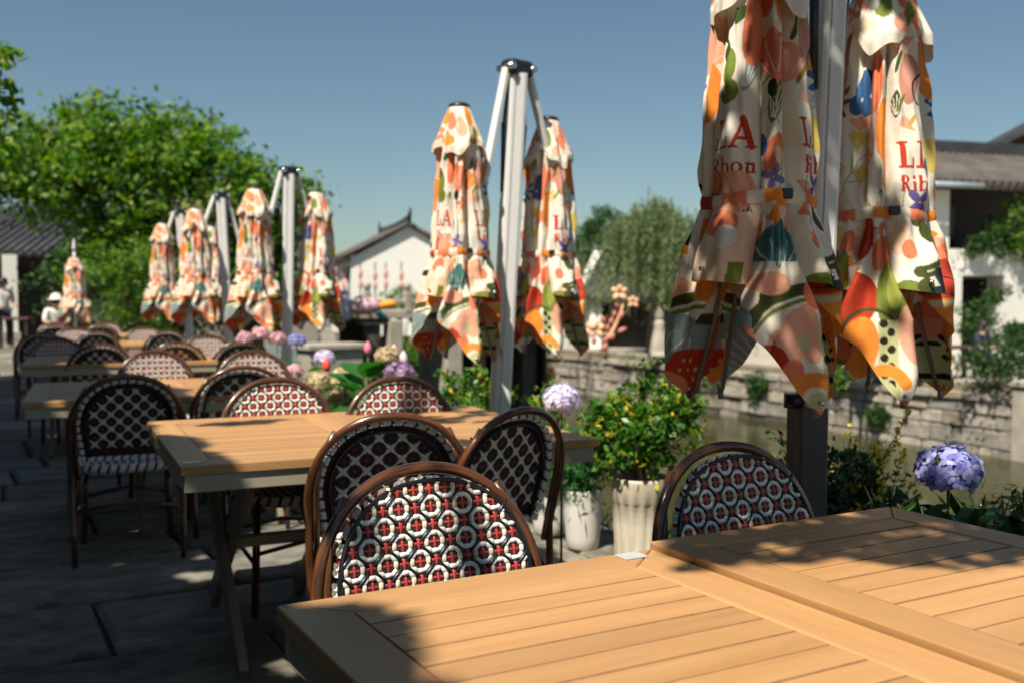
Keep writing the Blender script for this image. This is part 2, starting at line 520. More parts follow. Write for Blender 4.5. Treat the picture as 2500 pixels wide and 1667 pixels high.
for ci, hh in enumerate(hs):
    yy = -.3 + random.uniform(-.4, 0)
    while yy < 21 and nst < 290:
        w = random.choice((.32, .5, .62, .85, 1.15)) * random.uniform(.85, 1.15) * (1.0 if ci < 5 else 1.7)
        link('stone', random.choice(WET if (ci == 0 or (ci == 1 and random.random() < .25)) else ROCKS), cw, (.02 + random.uniform(-.05, .05) - (.07 if ci == 5 else 0), yy + w / 2, z + hh / 2), (0, 0, random.choice((0, math.pi))), (.26, w - .012, hh * random.uniform(.94, 1.0)))
        yy += w; nst += 1
    z += hh + .004
# lower landing with bench and ring post, right of the wall
mb = MB()
mb.box((FARX + .9, 4.7, -2.05), (1.9, 15.0, 1.36)); setp(mb.obj('landing', M_dressed), kind='structure')
pb = thing('stone_pier', 'square lit stone pier where the canal wall steps down', 'pier', (FARX + .2, 12.55, -2.3))
mb = MB(); mb.box((0, 0, .86), (.9, .75, 1.72), bevel=.03); mb.obj('shaft', M_dressed, pb)
mb = MB(); mb.box((0, 0, 1.79), (1.02, .87, .13), bevel=.02); mb.obj('cap', M_dressed, pb)
bw = thing('landing_wall', 'brown weathered wall behind the bench on the low landing', 'wall', (FARX + 1.9, 5.0, -1.37))
mb = MB(); mb.box((.12, 0, .385), (.2, 14.2, .77)); mb.obj('wall_face', pmat('weathered_wall', (.12, .09, .06), (.25, .2, .14), 2.5, .9, bump=.5), bw)
mb = MB(); mb.box((.1, 0, .83), (.42, 14.4, .11), bevel=.02); mb.obj('coping', M_dressed, bw)

# ------------------------------------------------------------------ stone bridge
BY = 27.0
br = thing('stone_bridge', 'low grey stone beam bridge with railing across the canal', 'bridge', (9.6, BY, 0))
mb = MB(); mb.box((0, 0, .78), (13.4, 2.4, .22), bevel=.02); mb.obj('deck', M_dressed, br)
for sy in (-1.1, 1.1):
    mb = MB(); mb.box((0, sy, 1.14), (13.4, .16, .13), bevel=.02); mb.obj('rail', M_dressed, br)
    m0 = MB(); m0.box((0, 0, 0), (.16, .13, .2), bevel=.015); me = m0.mesh('baluster', M_dressed)
    for i in range(17): link('baluster', me, br, (-6.4 + i * .8, sy, .98))
m0 = MB(); m0.box((0, 0, .19), (.2, .2, .6), bevel=.02); m0.box((0, 0, .52), (.15, .15, .09)); m0.lathe([(.07, .57), (.115, .62), (.115, .72), (.05, .78)], n=10)
me = m0.mesh('newel_post', M_dressed)
for x in (-4.2, -1.4, .2, 1.4, 3.4, 5.6):
    link('newel_post', me, br, (x, -1.1, .9))
for i, x in enumerate((-2.9, .37, 2.9, 5.4)):
    pr = MB(); pr.box((0, 0, -.75), (.5, 2.1, 2.85), bevel=.03); q = pr.obj('pier', M_dressed if i == 2 else M_shadestone, br, loc=(x, 0, 0))
    c2 = MB(); c2.box((0, 0, .58), (1.0, 2.3, .18), bevel=.02); c2.obj('pier_cap', M_shadestone, q)
mb = MB(); mb.box((0, 0, -.7), (.42, .5, 2.9), bevel=.03); mb.obj('pier', M_dressed, br, loc=(1.02, -.95, -.13))
# added dark box, stands in for the shade under and behind the bridge
bh = thing('shade_box', 'added dark box standing in for the shade below the bridge', 'shade_box', (14.35, 27.4, WZ))
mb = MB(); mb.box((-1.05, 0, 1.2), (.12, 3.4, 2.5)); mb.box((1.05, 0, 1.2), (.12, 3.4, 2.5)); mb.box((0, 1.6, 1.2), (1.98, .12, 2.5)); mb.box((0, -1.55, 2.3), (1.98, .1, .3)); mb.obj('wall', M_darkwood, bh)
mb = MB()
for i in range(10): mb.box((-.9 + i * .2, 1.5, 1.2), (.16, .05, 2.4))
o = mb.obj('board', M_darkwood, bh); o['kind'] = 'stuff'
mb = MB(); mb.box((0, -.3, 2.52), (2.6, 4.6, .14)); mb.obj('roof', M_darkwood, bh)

# ------------------------------------------------------------------ houses
def house(name, label, org, e1, w, dp, z0, ze, zr, over=.45, wall=M_plaster, roof=M_tile, pitch_tiles=.26, openings=(), gables=True, parapet=False, rise=0.0):
    """ridge runs along e1; the front looks to the right-hand side of e1"""
    ang = math.atan2(e1[1], e1[0])
    t = thing(name, label, 'house', (org[0], org[1], z0), ang)
    he, hr = ze - z0, zr - z0
    mb = MB()
    th = .25
    ops = sorted(openings)
    # front wall with openings (x0,x1,zb,zt), local y = 0 is the front, the house lies at y > 0
    x = 0
    for (a, b_, zb, zt) in ops:
        if a > x: mb.box(((x + a) / 2, th / 2, he / 2), (a - x, th, he))
        if zb > 0: mb.box(((a + b_) / 2, th / 2, zb / 2), (b_ - a, th, zb))
        if zt < he: mb.box(((a + b_) / 2, th / 2, (zt + he) / 2), (b_ - a, th, he - zt))
        x = b_
    if x < w: mb.box(((x + w) / 2, th / 2, he / 2), (w - x, th, he))
    mb.box((w / 2, dp - th / 2, he / 2), (w, th, he))
    for gx in (th / 2, w - th / 2):
        P = [(th, 0), (dp - th, 0), (dp - th, he), (dp / 2, hr - .02), (th, he)]
        s = [(gx - th / 2, p[0], p[1]) for p in P] + [(gx + th / 2, p[0], p[1]) for p in P]
        n = 5
        mb.add(s, [tuple(reversed(range(n))), tuple(range(n, 2 * n))] + [(i, (i + 1) % n, n + (i + 1) % n, n + i) for i in range(n)])
    mb.obj('wall', wall, t)
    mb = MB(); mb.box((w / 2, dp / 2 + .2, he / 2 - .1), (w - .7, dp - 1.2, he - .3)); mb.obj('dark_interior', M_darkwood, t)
    for (a, b_, zb, zt) in ops:
        f = MB()
        for xx in (a + .05, b_ - .05): f.box((xx, .14, (zb + zt) / 2), (.1, .12, zt - zb))
        f.box(((a + b_) / 2, .14, zt - .05), (b_ - a - .2, .12, .1)); f.obj('opening_frame', M_darkwood, t)
    sl = math.atan2(hr - he, dp / 2)
    half = dp / 2 / math.cos(sl) + over
    for sgn in (1, -1):
        R = MB(); cyy = half / 2
        rot = Euler((sgn * sl, 0, 0))
        ey = -over * math.cos(sl) if sgn > 0 else dp + over * math.cos(sl)
        ez = he - over * math.sin(sl) + .06
        M = rot.to_matrix()
        def L(px_, py_, pz_): return Vector((px_, ey, ez)) + M @ Vector((0, sgn * py_, pz_))
        c = L(w / 2, half / 2, 0); R.box(c, (w + 2 * (over * .5), half, .09), rot)
        rf = R.obj('roof_slope', roof, t)
        T = MB(); nx = int(w / pitch_tiles)
        for i in range(nx + 1):
            xx = -over * .4 + (w + over * .8) * i / nx
            T.tube([L(xx, .01, .06), L(xx, half * .5, .06), L(xx, half - .02, .06)], .085, 6)
        o = T.obj('tile_row', roof, rf); o['kind'] = 'stuff'
        Dd = MB()
        for i in range(nx):
            xx = -over * .4 + (w + over * .8) * (i + .5) / nx
            Dd.box(L(xx, -.02, -.02), (pitch_tiles * .55, .05, .12), rot)
        o = Dd.obj('drip_tile', roof, rf); o['kind'] = 'stuff'
    R = MB(); n = 8
    for i in range(n):
        u0 = -over * .5 + (w + over) * i / n; u1 = -over * .5 + (w + over) * (i + 1) / n
        k = abs((i + .5) / n * 2 - 1)
        R.box(((u0 + u1) / 2, dp / 2, hr + .2 + rise * k ** 3), (u1 - u0 + .01, .22, .34))
    if rise:
        for uu, sg in ((-over * .5, -1), (w + over * .5, 1)):
            R.tube([(uu, dp / 2, hr + .3 + rise), (uu + sg * .25, dp / 2, hr + .42 + rise * 1.2), (uu + sg * .36, dp / 2, hr + .70 + rise * 1.3)], [.12, .09, .04], 6)
    R.obj('ridge', M_tile_dark, t)
    if parapet:
        q = MB()
        for gx in (-.18, w + .18):
            for sgn in (1, -1):
                a = Vector((gx, -.35 if sgn > 0 else dp + .35, he + .1)); b_ = Vector((gx, dp / 2, hr + .45))
                mid = (a + b_) / 2; ln = (b_ - a).length
                q.box(mid, (.3, ln, .42), Euler((sgn * math.atan2(b_.z - a.z, dp / 2 + .35), 0, 0)))
            q.box((gx, -.2, he / 2), (.3, .5, he)); q.box((gx, dp / 2, he / 2), (.26, dp - .2, he))
        q.obj('gable_parapet', M_plaster, t)
    return t
p = at(857, 48)
HX, HYY = p.x, p.y
hA = house('gable_house', 'white gabled house with upswept grey ridge beyond the bridge', (HX + 8.6 * math.sin(.22), HYY + 8.6 * math.cos(.22)), (-math.sin(.22), -math.cos(.22)), 8.6, 5.6, TZ, 3.3, 4.75, .5, openings=((5.2, 6.6, .2, 3.4), (6.9, 8.2, .2, 3.4)), rise=.13)
a_ = at(1436, 37)
e1 = Vector((.94 * CYW - .33 * SYW, -.94 * SYW - .33 * CYW))
hB = house('tiled_pavilion', 'small white walled pavilion with grey tiled roof before the willow', (a_.x, a_.y), e1, 4.2, 4.4, TZ, 1.35, 2.45, .4, openings=((.5, 3.8, 0, 1.7),), parapet=True)
b_ = at(-330, 31)
hC = house('tiled_hall', 'dark fronted hall with white pillar and tiled eaves under the trees', (b_.x, b_.y), (CYW, -SYW), 6.2, 5.0, 0, 2.75, 3.75, .7, wall=M_redwood, roof=M_tile_dark, openings=((.6, 2.9, 0, 2.3), (3.6, 5.7, 0, 2.3)))
mb = MB(); q = at(25, 29.6); pl = thing('white_pillar', 'white square pillar in front of the dark tiled hall', 'pillar', (q.x, q.y, 0))
mb.box((0, 0, .12), (.5, .5, .24)); mb.obj('plinth', M_dressed, pl)
mb = MB(); mb.box((0, 0, 1.38), (.38, .36, 2.28)); mb.obj('shaft', M_plaster, pl)
for k, (y0, wd) in enumerate(((-9, 13.5), (5, 16.0))):  # unseen houses added on the left to hold back sky light
    house('sky_block_house', ('unseen dark house added to block sky light left of the big shade tree', 'long unseen dark house added to block sky light at the far left side of the terrace')[k], (-7.4, y0), (0, 1), wd, 6.0, 0, 5.4, 7.6, .9, wall=M_redwood, openings=((1.2, 4.6, 0, 2.6), (6.0, 9.4, 0, 2.6), (10.4, 12.8, 0, 2.6)))
# white villa on the right bank
VA = math.radians(103); ve = Vector((math.sin(VA), math.cos(VA)))
v0 = at(2225, 26.5); vo = Vector((v0.x, v0.y))
def vs(px):                          # distance along the villa front at a photo column
    lo, hi = -5.0, 30.0
    for _ in range(50):
        m = (lo + hi) / 2; w = vo + ve * m
        cx_, cy_ = w.x * CYW - w.y * SYW, w.x * SYW + w.y * CYW
        if CX + cx_ / cy_ * FPX < px: lo = m
        else: hi = m
    return lo
vt = thing('white_villa', 'two storey white villa with tiled roof, balcony and dark ground opening', 'house', (vo.x, vo.y, TZ), math.atan2(ve.y, ve.x))
s1, s2, s3, sE = vs(2313), vs(2334), vs(2452), 13.0
L_, F1 = 2.45, 2.4                  # lintel height, balcony floor
PT = 3.16; EV = 4.92
mb = MB()
mb.box((s1 / 2, .15, (EV) / 2), (s1 + .0, .3, EV))                       # left wall, full height
mb.box(((s1 + s2) / 2 + .1, .165, PT / 2), (s2 - s1 + .2, .27, PT - .004))
mb.box(((s2 + s3) / 2 + .1, .15, (L_ + PT) / 2), (s3 - s2 - .21, .3, PT - L_))
mb.box(((s3 + sE) / 2, .16, PT / 2), (sE - s3, .28, PT - .006))
mb.box((.14, 1.2, EV / 2 - .01), (.27, 1.8, EV - .02))
mb.box((s3 + .16, .50, PT / 2 - .02), (.3, .38, PT - .1))
mb.obj('wall', M_plaster, vt)
mb = MB(); mb.box((s1 + .12, 1.1, EV / 2), (.24, 1.55, EV - .1)); mb.obj('balcony_wall', M_plaster, vt)
mb = MB(); mb.box(((s1 + sE) / 2 + .1, 1.9, (PT + EV) / 2), (sE - s1, .2, EV - PT + .5)); mb.obj('balcony_back', M_darkwood, vt)  # near-black colour stands in for the shade of the recess
mb = MB(); mb.box(((s1 + sE) / 2, 1.1, F1 + .08), (sE - s1 - .3, 1.5, .16)); mb.obj('balcony_floor', M_dressed, vt)
mb = MB(); mb.box((vs(2385), 1.74, 3.9), (vs(2445) - vs(2345), .14, 1.35)); w_ = mb.obj('window', M_darkwood, vt)
g = MB(); g.box((vs(2385), 1.65, 3.9), (vs(2445) - vs(2345) - .2, .03, 1.15)); g.obj('pane', pmat('dark_glass', (.01, .012, .014), None, 2, .08), w_)
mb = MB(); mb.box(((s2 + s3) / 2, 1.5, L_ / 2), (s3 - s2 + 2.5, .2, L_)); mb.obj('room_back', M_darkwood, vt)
sl = math.radians(24)
R = MB(); rot = Euler((sl, 0, 0)); Mr = rot.to_matrix(); hl = 2.9; ey, ez = -.45, EV - .10
def Lr(x_, y_, z_): return Vector((x_, ey, ez)) + Mr @ Vector((0, y_, z_))
R.box(Lr(6.2, hl / 2, 0), (13.4, hl, .1), rot); rf = R.obj('roof_slope', M_tile, vt)
T = MB()
for i in range(52):
    x_ = -.4 + i * .255; T.tube([Lr(x_, .01, .07), Lr(x_, hl / 2, .07), Lr(x_, hl - .02, .07)], .085, 6)
o = T.obj('tile_row', M_tile, rf); o['kind'] = 'stuff'
T = MB()
for i in range(51): T.box(Lr(-.27 + i * .255, -.03, -.02), (.15, .05, .15), rot)
o = T.obj('drip_tile', M_tile, rf); o['kind'] = 'stuff'
T = MB(); T.box((6.2, ey + (Mr @ Vector((0, hl, 0))).y, ez + (Mr @ Vector((0, hl, 0))).z + .2), (13.4, .3, .45)); T.obj('ridge', M_tile_dark, vt)
T = MB(); T.tube([(-.45, ey - .1, ez - .02), (s1 + .6, ey - .1, ez - .02)], .075, 8); T.obj('gutter', pmat('zinc_gutter', (.42, .47, .52), (.5, .55, .6), 4, .4, .3), vt)
T = MB(); T.tube([(.1, -.06, EV - .5), (.1, -.06, .1)], .05, 8); T.obj('downpipe', M_tile_dark, vt)
T = MB(); T.box((6.2, -.2, EV - .16), (13, .38, .08)); T.obj('soffit', M_darkwood, vt)
# brown timber house behind
q = at(2390, 37)
hd = thing('timber_house', 'brown slatted timber gable with dark roof edge behind the villa', 'house', (q.x, q.y, TZ), -YAW - math.radians(6))
zt = 8.6
mb = MB(); P = [(-1.2, 0), (9, 0), (9, zt), (5.6, zt + 1.6), (-1.2, zt - 2.1)]
mb.add([(x_, 0, z_) for x_, z_ in P] + [(x_, 3, z_) for x_, z_ in P], [tuple(range(5)), tuple(reversed(range(5, 10)))] + [(i, 5 + i, 5 + (i + 1) % 5, (i + 1) % 5) for i in range(5)])
mb.obj('wall', M_redwood, hd)
T = MB()
for i in range(34):
    x_ = -1.0 + i * .26; zz = zt - 2.1 + (x_ + 1.2) / 6.8 * 3.7 - .5
    T.box((x_, -.03, zz / 2), (.09, .06, zz))
o = T.obj('slat', pmat('brown_slat', (.14, .05, .02), (.22, .085, .035), 6, .7), hd); o['kind'] = 'stuff'
T = MB(); a1 = math.atan2(3.7, 6.8); T.box((2.0, 1.2, zt - .3), (8.8, 4.2, .22), Euler((0, -a1, 0))); T.obj('roof_slope', M_tile_dark, hd)
# ------------------------------------------------------------------ tables
M_wx = woodmat('table_board', (.52, .29, .125), (.40, .205, .078), 'x')
M_wy = woodmat('table_board_cross', (.52, .29, .125), (.40, .205, .078), 'y')
M_metal = pmat('beige_metal', (.36, .31, .22), (.42, .37, .27), 3, .45, .15)
M_legdark = pmat('bronze_leg', (.20, .165, .11), (.25, .21, .15), 3, .4, .2)
M_joint_side = pmat('dark_board_edge', (.20, .10, .04), (.28, .145, .06), 20, .8)  # board edges darker than the tops, so gaps read as dark lines
M_sticker = pmat('white_sticker', (.42, .42, .42), (.52, .52, .51), 90, .4)
def make_table(w, d, z=.74):
    """origin on the ground below the far left corner; x to the right, y away, the top lies at y from -d to 0"""
    t = thing('cafe_table', 'x', 'table', (0, 0, 0))
    fb = .10 if w > .7 else .095; fy = .088; th = .028
    zc = z - th / 2
    for yy in (0, -d):
        s = 1 if yy == 0 else -1
        y0, y1 = yy, yy - s * fy
        P = [(0.001, y0), (w - .001, y0), (w - fb, y1), (fb, y1)]
        if s > 0: P = P[::-1]
        m = MB(); m.prism(P, z - th, z, 0, .003); m.obj('frame_board', M_wx, t)
    for xx in (0, w):
        s = 1 if xx == 0 else -1
        P = [(xx, -.001), (xx + s * fb, -fy - .001), (xx + s * fb, -d + fy + .001), (xx, -d + .001)]
        if s > 0: P = P[::-1]
        m = MB(); m.prism(P, z - th, z, 0, .003); m.obj('frame_board', M_wy, t)
    n = 15; pw = (d - 2 * fy) / n
    pm = MB(); wq = w - 2 * fb - .003
    pm.prism([(-wq / 2, -pw / 2 + .0012), (wq / 2, -pw / 2 + .0012), (wq / 2, pw / 2 - .0012), (-wq / 2, pw / 2 - .0012)], -th, 0, 0, .002, 1)
    me = pm.mesh('plank', [M_wx, M_joint_side])
    for i in range(n): link('plank', me, t, (w / 2, -fy - (i + .5) * pw, z - .0015 + random.uniform(-.0005, .0005)))
    ah, z1 = .055, z - th - .001
    for yy in (-.02, -d + .02):
        m = MB(); m.box((w / 2, yy, z1 - ah / 2), (w - .02, .022, ah), bevel=.003); m.obj('apron', M_metal, t)
    for xx in (.02, w - .02):
        m = MB(); m.box((xx, -d / 2, z1 - ah / 2), (.022, d - .07, ah), bevel=.003); m.obj('apron', M_metal, t)
    a = math.atan2(z1 - .01, d * .78); ln = math.hypot(z1 - .01, d * .78) - .04
    for x_, s in ((w * .28, 1), (w * .28 + .034, -1), (w * .76, 1), (w * .76 + .034, -1)):
        m = MB(); m.box((0, 0, 0), (.032, ln, .085), bevel=.004)
        link('leg', m.mesh('leg', M_legdark), t, (x_, -d / 2, z1 / 2), (s * a, 0, 0))
    m = MB(); m.box((w * .52, -d / 2, z1 / 2), (w * .46, .04, .04), bevel=.003); m.obj('crossbar', M_legdark, t)
    m = MB(); m.box((w / 2, -d / 2, z1 - .03), (w - .1, .06, .03)); m.obj('top_rail', M_legdark, t)
    return t
def sticker(par_xy, z, rz, label):
    m = MB(); m.box((0, 0, .0012), (.052, .04, .002)); o = m.obj('sticker', M_sticker, None, loc=(par_xy[0], par_xy[1], z), rot=(0, 0, rz))
    setp(o, label, 'sticker', 'white stickers on the table tops')
TG = 'plank topped cafe tables in rows'
def place_table(src, x, y, rz, label, zoff=0):
    t = dup(src) if src.get('used') else src
    src['used'] = 1
    if 'used' in t: del t['used']
    t.location = (x, y, zoff); t.rotation_euler = (0, 0, rz); t['label'] = label; t['group'] = TG
    return t
tA = make_table(.757, 1.2); tB = make_table(.70, 1.25)
tA['label'] = 'wooden table with big sunlit top in the near foreground'; tA['group'] = TG
tA.location = (.441, 1.588, 0)
tB['label'] = 'wooden table at right front, half in leaf shadow beside the blue hydrangea'; tB['group'] = TG
tB.location = (1.204, 1.60, .012)
bpy.context.view_layer.update()
sticker((1.13, 1.56), .7405, 0, 'white sticker at the far right corner of the near foreground table')
# rows further back: far left corner and turn, two tables pushed together
ROWT = [('second', .655, 4.25, -.075), ('third', .37, 6.50, -.10), ('fourth', .50, 9.42, -.10), ('fifth', .98, 12.6, -.10), ('sixth', 1.0, 15.4, -.06)]
where = {'second': ('sunlit left half of the second row table with pale apron', 'right half of the second row table reaching the potted bush'),
         'third': ('shaded left table with white sticker behind the dark backed left chair', 'third row table ending below the cream hydrangeas'),
         'fourth': ('small shaded table end beside the far left chairs', 'fourth row table between hooped chairs left of the hydrangeas'),
         'fifth': ('fifth row left table almost hidden by chair backs', 'fifth row right table in full sun below the folded parasols'),
         'sixth': ('rearmost left table before the dark fronted hall', 'rearmost right table below the far folded parasol pair')}
tw = make_table(.71, 1.2); src = tw
TROT = {}
for nm, x, y, rz in ROWT:
    for k in range(2):
        xx = x + math.cos(rz) * .712 * k; yy = y + math.sin(rz) * .712 * k
        if nm == 'second' and k == 0: t = tw; t.location = (xx, yy, 0); t.rotation_euler = (0, 0, rz); t['label'] = where[nm][k]; t['group'] = TG
        else:
            t = dup(tw, where[nm][k], (xx, yy, 0), rz)
    TROT[nm] = rz
sticker((.655 - .05, 3.11), .7405, -.075, 'white sticker on the near left corner of the second row table')
sticker((.33, 5.40), .7405, -.1, 'white sticker on the shaded left table in the third row')

# ------------------------------------------------------------------ woven bistro chairs
M_cane = tubemat('brown_cane', [(.32, (.014, .006, .004)), (.44, (.055, .019, .008)), (.60, (.15, .054, .019)), (.78, (.25, .10, .036))], .28)
M_white = pmat('white_strand', (.74, .71, .63), (.82, .80, .74), 30, .32, spec=.5, isl=None)
M_beige = pmat('beige_strand', (.62, .53, .40), (.72, .64, .50), 30, .35)
M_red = pmat('red_strand', (.36, .035, .03), (.48, .06, .05), 30, .3)
M_black = pmat('black_strand', (.006, .007, .01), (.014, .015, .02), 30, .28)
M_core = pmat('dark_weave_core', (.045, .012, .010), (.02, .01, .01), 40, .7)
PIT = .072                          # pitch of the weave
def strand(mb, A, h0, p0, p1, w, h, dip=.0):
    """one half-round strand lying on the surface A(a, b, h)"""
    p0, p1 = Vector(p0), Vector(p1)
    d = (p1 - p0); s = Vector((-d.y, d.x)).normalized() * w / 2
    vs = []
    for k, (u, f) in enumerate(((0, .25), (.22, .95), (.5, 1.0), (.78, .95), (1, .25))):
        c = p0 + d * u
        hq = h * .78
        for q, e in ((-1, 0), (-.62, .78), (0, 1), (.62, .78), (1, 0)):
            x = c + s * q * (1 if 0 < k < 4 else .75)
            vs.append(A(x.x, x.y, h0 + math.copysign(h, h0 if h0 else 1) * e * f if False else h0 + hq * e * f))
    fs = []
    for k in range(4):
        for q in range(4):
            i = k * 5 + q
            fs.append((i, i + 1, i + 6, i + 5) if h < 0 else (i, i + 5, i + 6, i + 1))
    mb.add(vs, fs, 0, True)
def weave(A, inside, amax, bmin, bmax, front=True):
    W, R, K, E = MB(), MB(), MB(), MB()
    p2 = PIT / 2
    ni = int(amax / p2) + 2; nj = int((bmax - bmin) / p2) + 2
    def st(mb, p0, p1, w, h, h0=0):
        c = ((p0[0] + p1[0]) / 2, (p0[1] + p1[1]) / 2)
        if inside(*c): strand(mb, A, h0, p0, p1, w, h)
    for i in range(-ni, ni + 1):
        for j in range(-1, nj):
            a, b = i * p2, bmin + j * p2
            if (i + j) % 2 == 0:
                if front:
                    st(R, (a - .014, b), (a + .014, b), .0066, .0045)
                    st(R, (a, b - .014), (a, b + .014), .0070, .0060)
                    r1, q = .0180, .0096
                    for k in range(4):
                        c, s_ = ((1, 0), (0, 1), (-1, 0), (0, -1))[k]
                        c2, s2 = ((1, 1), (-1, 1), (-1, -1), (1, -1))[k]
                        st(W, (a + c2 * .0204, b + s2 * .0066), (a + c2 * .0066, b + s2 * .0204), .0114, .0066)
                        st(E if k % 2 == 0 else W, (a + c * r1 - s_ * q, b + s_ * r1 + c * q), (a + c * r1 + s_ * q, b + s_ * r1 - c * q), .0116, .0088)
                else:
                    st(R, (a - .010, b), (a + .010, b), .006, -.002); st(R, (a, b - .010), (a, b + .010), .006, -.002)
            else:
                if front:
                    st(R, (a - .0115, b), (a + .0115, b), .0090, .005); st(R, (a, b - .0130), (a, b + .0130), .0098, .0068)
                else:
                    for sg in (1, -1):
                        st(E, (a - .0155, b - sg * .0155), (a + .0155, b + sg * .0155), .0175, -.0035)
                        st(W, (a - .0235, b - sg * .0235), (a + .0235, b + sg * .0235), .0065, -.0055 - .001 * sg)
    if front:
        for i in range(-2 * ni, 2 * ni):
            for j in range(-2, 2 * nj):
                a, b = (i + .5) * p2, bmin + (j + .5) * p2
                if abs(a) > amax + .02 or b > bmax + .02: continue
                sg = 1 if (i + j) % 2 == 0 else -1
                # between two rings of neighbouring rows
                st(K, (a - .0145, b + sg * .0145), (a + .0150, b - sg * .0150), .0080, .0100)
    return W, R, K, E
LEAN = .24
def back_map(x, b, h):
    """back panel: x across, b up from the seat, h towards the front (-y)"""
    z = .455 + b * .97
    y = .185 + b * LEAN - .02 + .18 * x * x * -1 + .012
    return (x * (1 - .05 * h), y - h * .97, z + h * .24)
def back_in(x, b, m=0.0):
    if b < .03 + m: return False
    hw = .189 + .03 * min(1, b / .2) - m
    if b < .17: return abs(x) < hw
    return (abs(x) / (.217 - m)) ** 2.3 + ((b - .17) / (.238 - m)) ** 2.3 < 1
def back_rim(n=72, m=0.0):
    """outline of the back panel, from lower left over the top to lower right, then along the bottom"""
    P = []
    for i in range(14): b = .03 + (.17 - .03) * i / 14; P.append((-(.189 + .03 * min(1, b / .2)) + m, b))
    for i in range(41):
        f = math.pi * (1 - i / 40); c, s = math.cos(f), math.sin(f)
        P.append(((.217 - m) * math.copysign(abs(c) ** (2 / 2.3), c), .17 + (.238 - m) * abs(s) ** (2 / 2.3)))
    for i in range(14): b = .17 - (.17 - .03) * (i + 1) / 14; P.append(((.189 + .03 * min(1, b / .2)) - m, b))
    for i in range(1, 14): P.append((.192 - .384 * i / 14, .03))
    return P
def resample(P, step):
    P = [Vector(p) for p in P] + [Vector(P[0])]
    out, acc = [], 0.0
    for a, b in zip(P, P[1:]):
        L = (b - a).length; u = acc
        while u < L: out.append((a + (b - a) * (u / L), (b - a).normalized())); u += step
        acc = u - L
    return out
def rim_beads(A, P, W, R, K, r=.0105, step=.0125, hh=.0, f0=-.62, f1=.62):
    """strands wrapped across the edge tube"""
    for i, (p, t) in enumerate(resample(P, step)):
        nrm = Vector((t.y, -t.x))
        k = i % 6
        mb = R if k == 2 else (K if k == 5 else W)
        wd = .0138 if mb is W else .0095
        rr = r * (1.15 if mb is W else .95)
        vs = []
        for a in range(9):
            f = math.pi * (f0 + (f1 - f0) * a / 8)
            for q in (-1, -.5, .5, 1):
                e = rr * (.80 if abs(q) == 1 else 1.0)
                x = p - nrm * (math.cos(f) * e) * -1 + t * q * wd / 2 + t * (.006 * math.sin(f))
                vs.append(A(x.x, x.y, hh + math.sin(f) * e * 1.25))
        fs = [(a * 4 + q, a * 4 + q + 1, a * 4 + q + 5, a * 4 + q + 4) for a in range(8) for q in range(3)]
        mb.add(vs, fs, 0, True)
def seat_map(x, y, h): return (x, y, .452 + h - .015 * (1 - (x / .24) ** 2) * (1 - (y / .24) ** 2))
def seat_in(x, y, m=0.0): return (abs(x) / (.215 - m)) ** 3.2 + (abs(y + .01) / (.205 - m)) ** 3.2 < 1
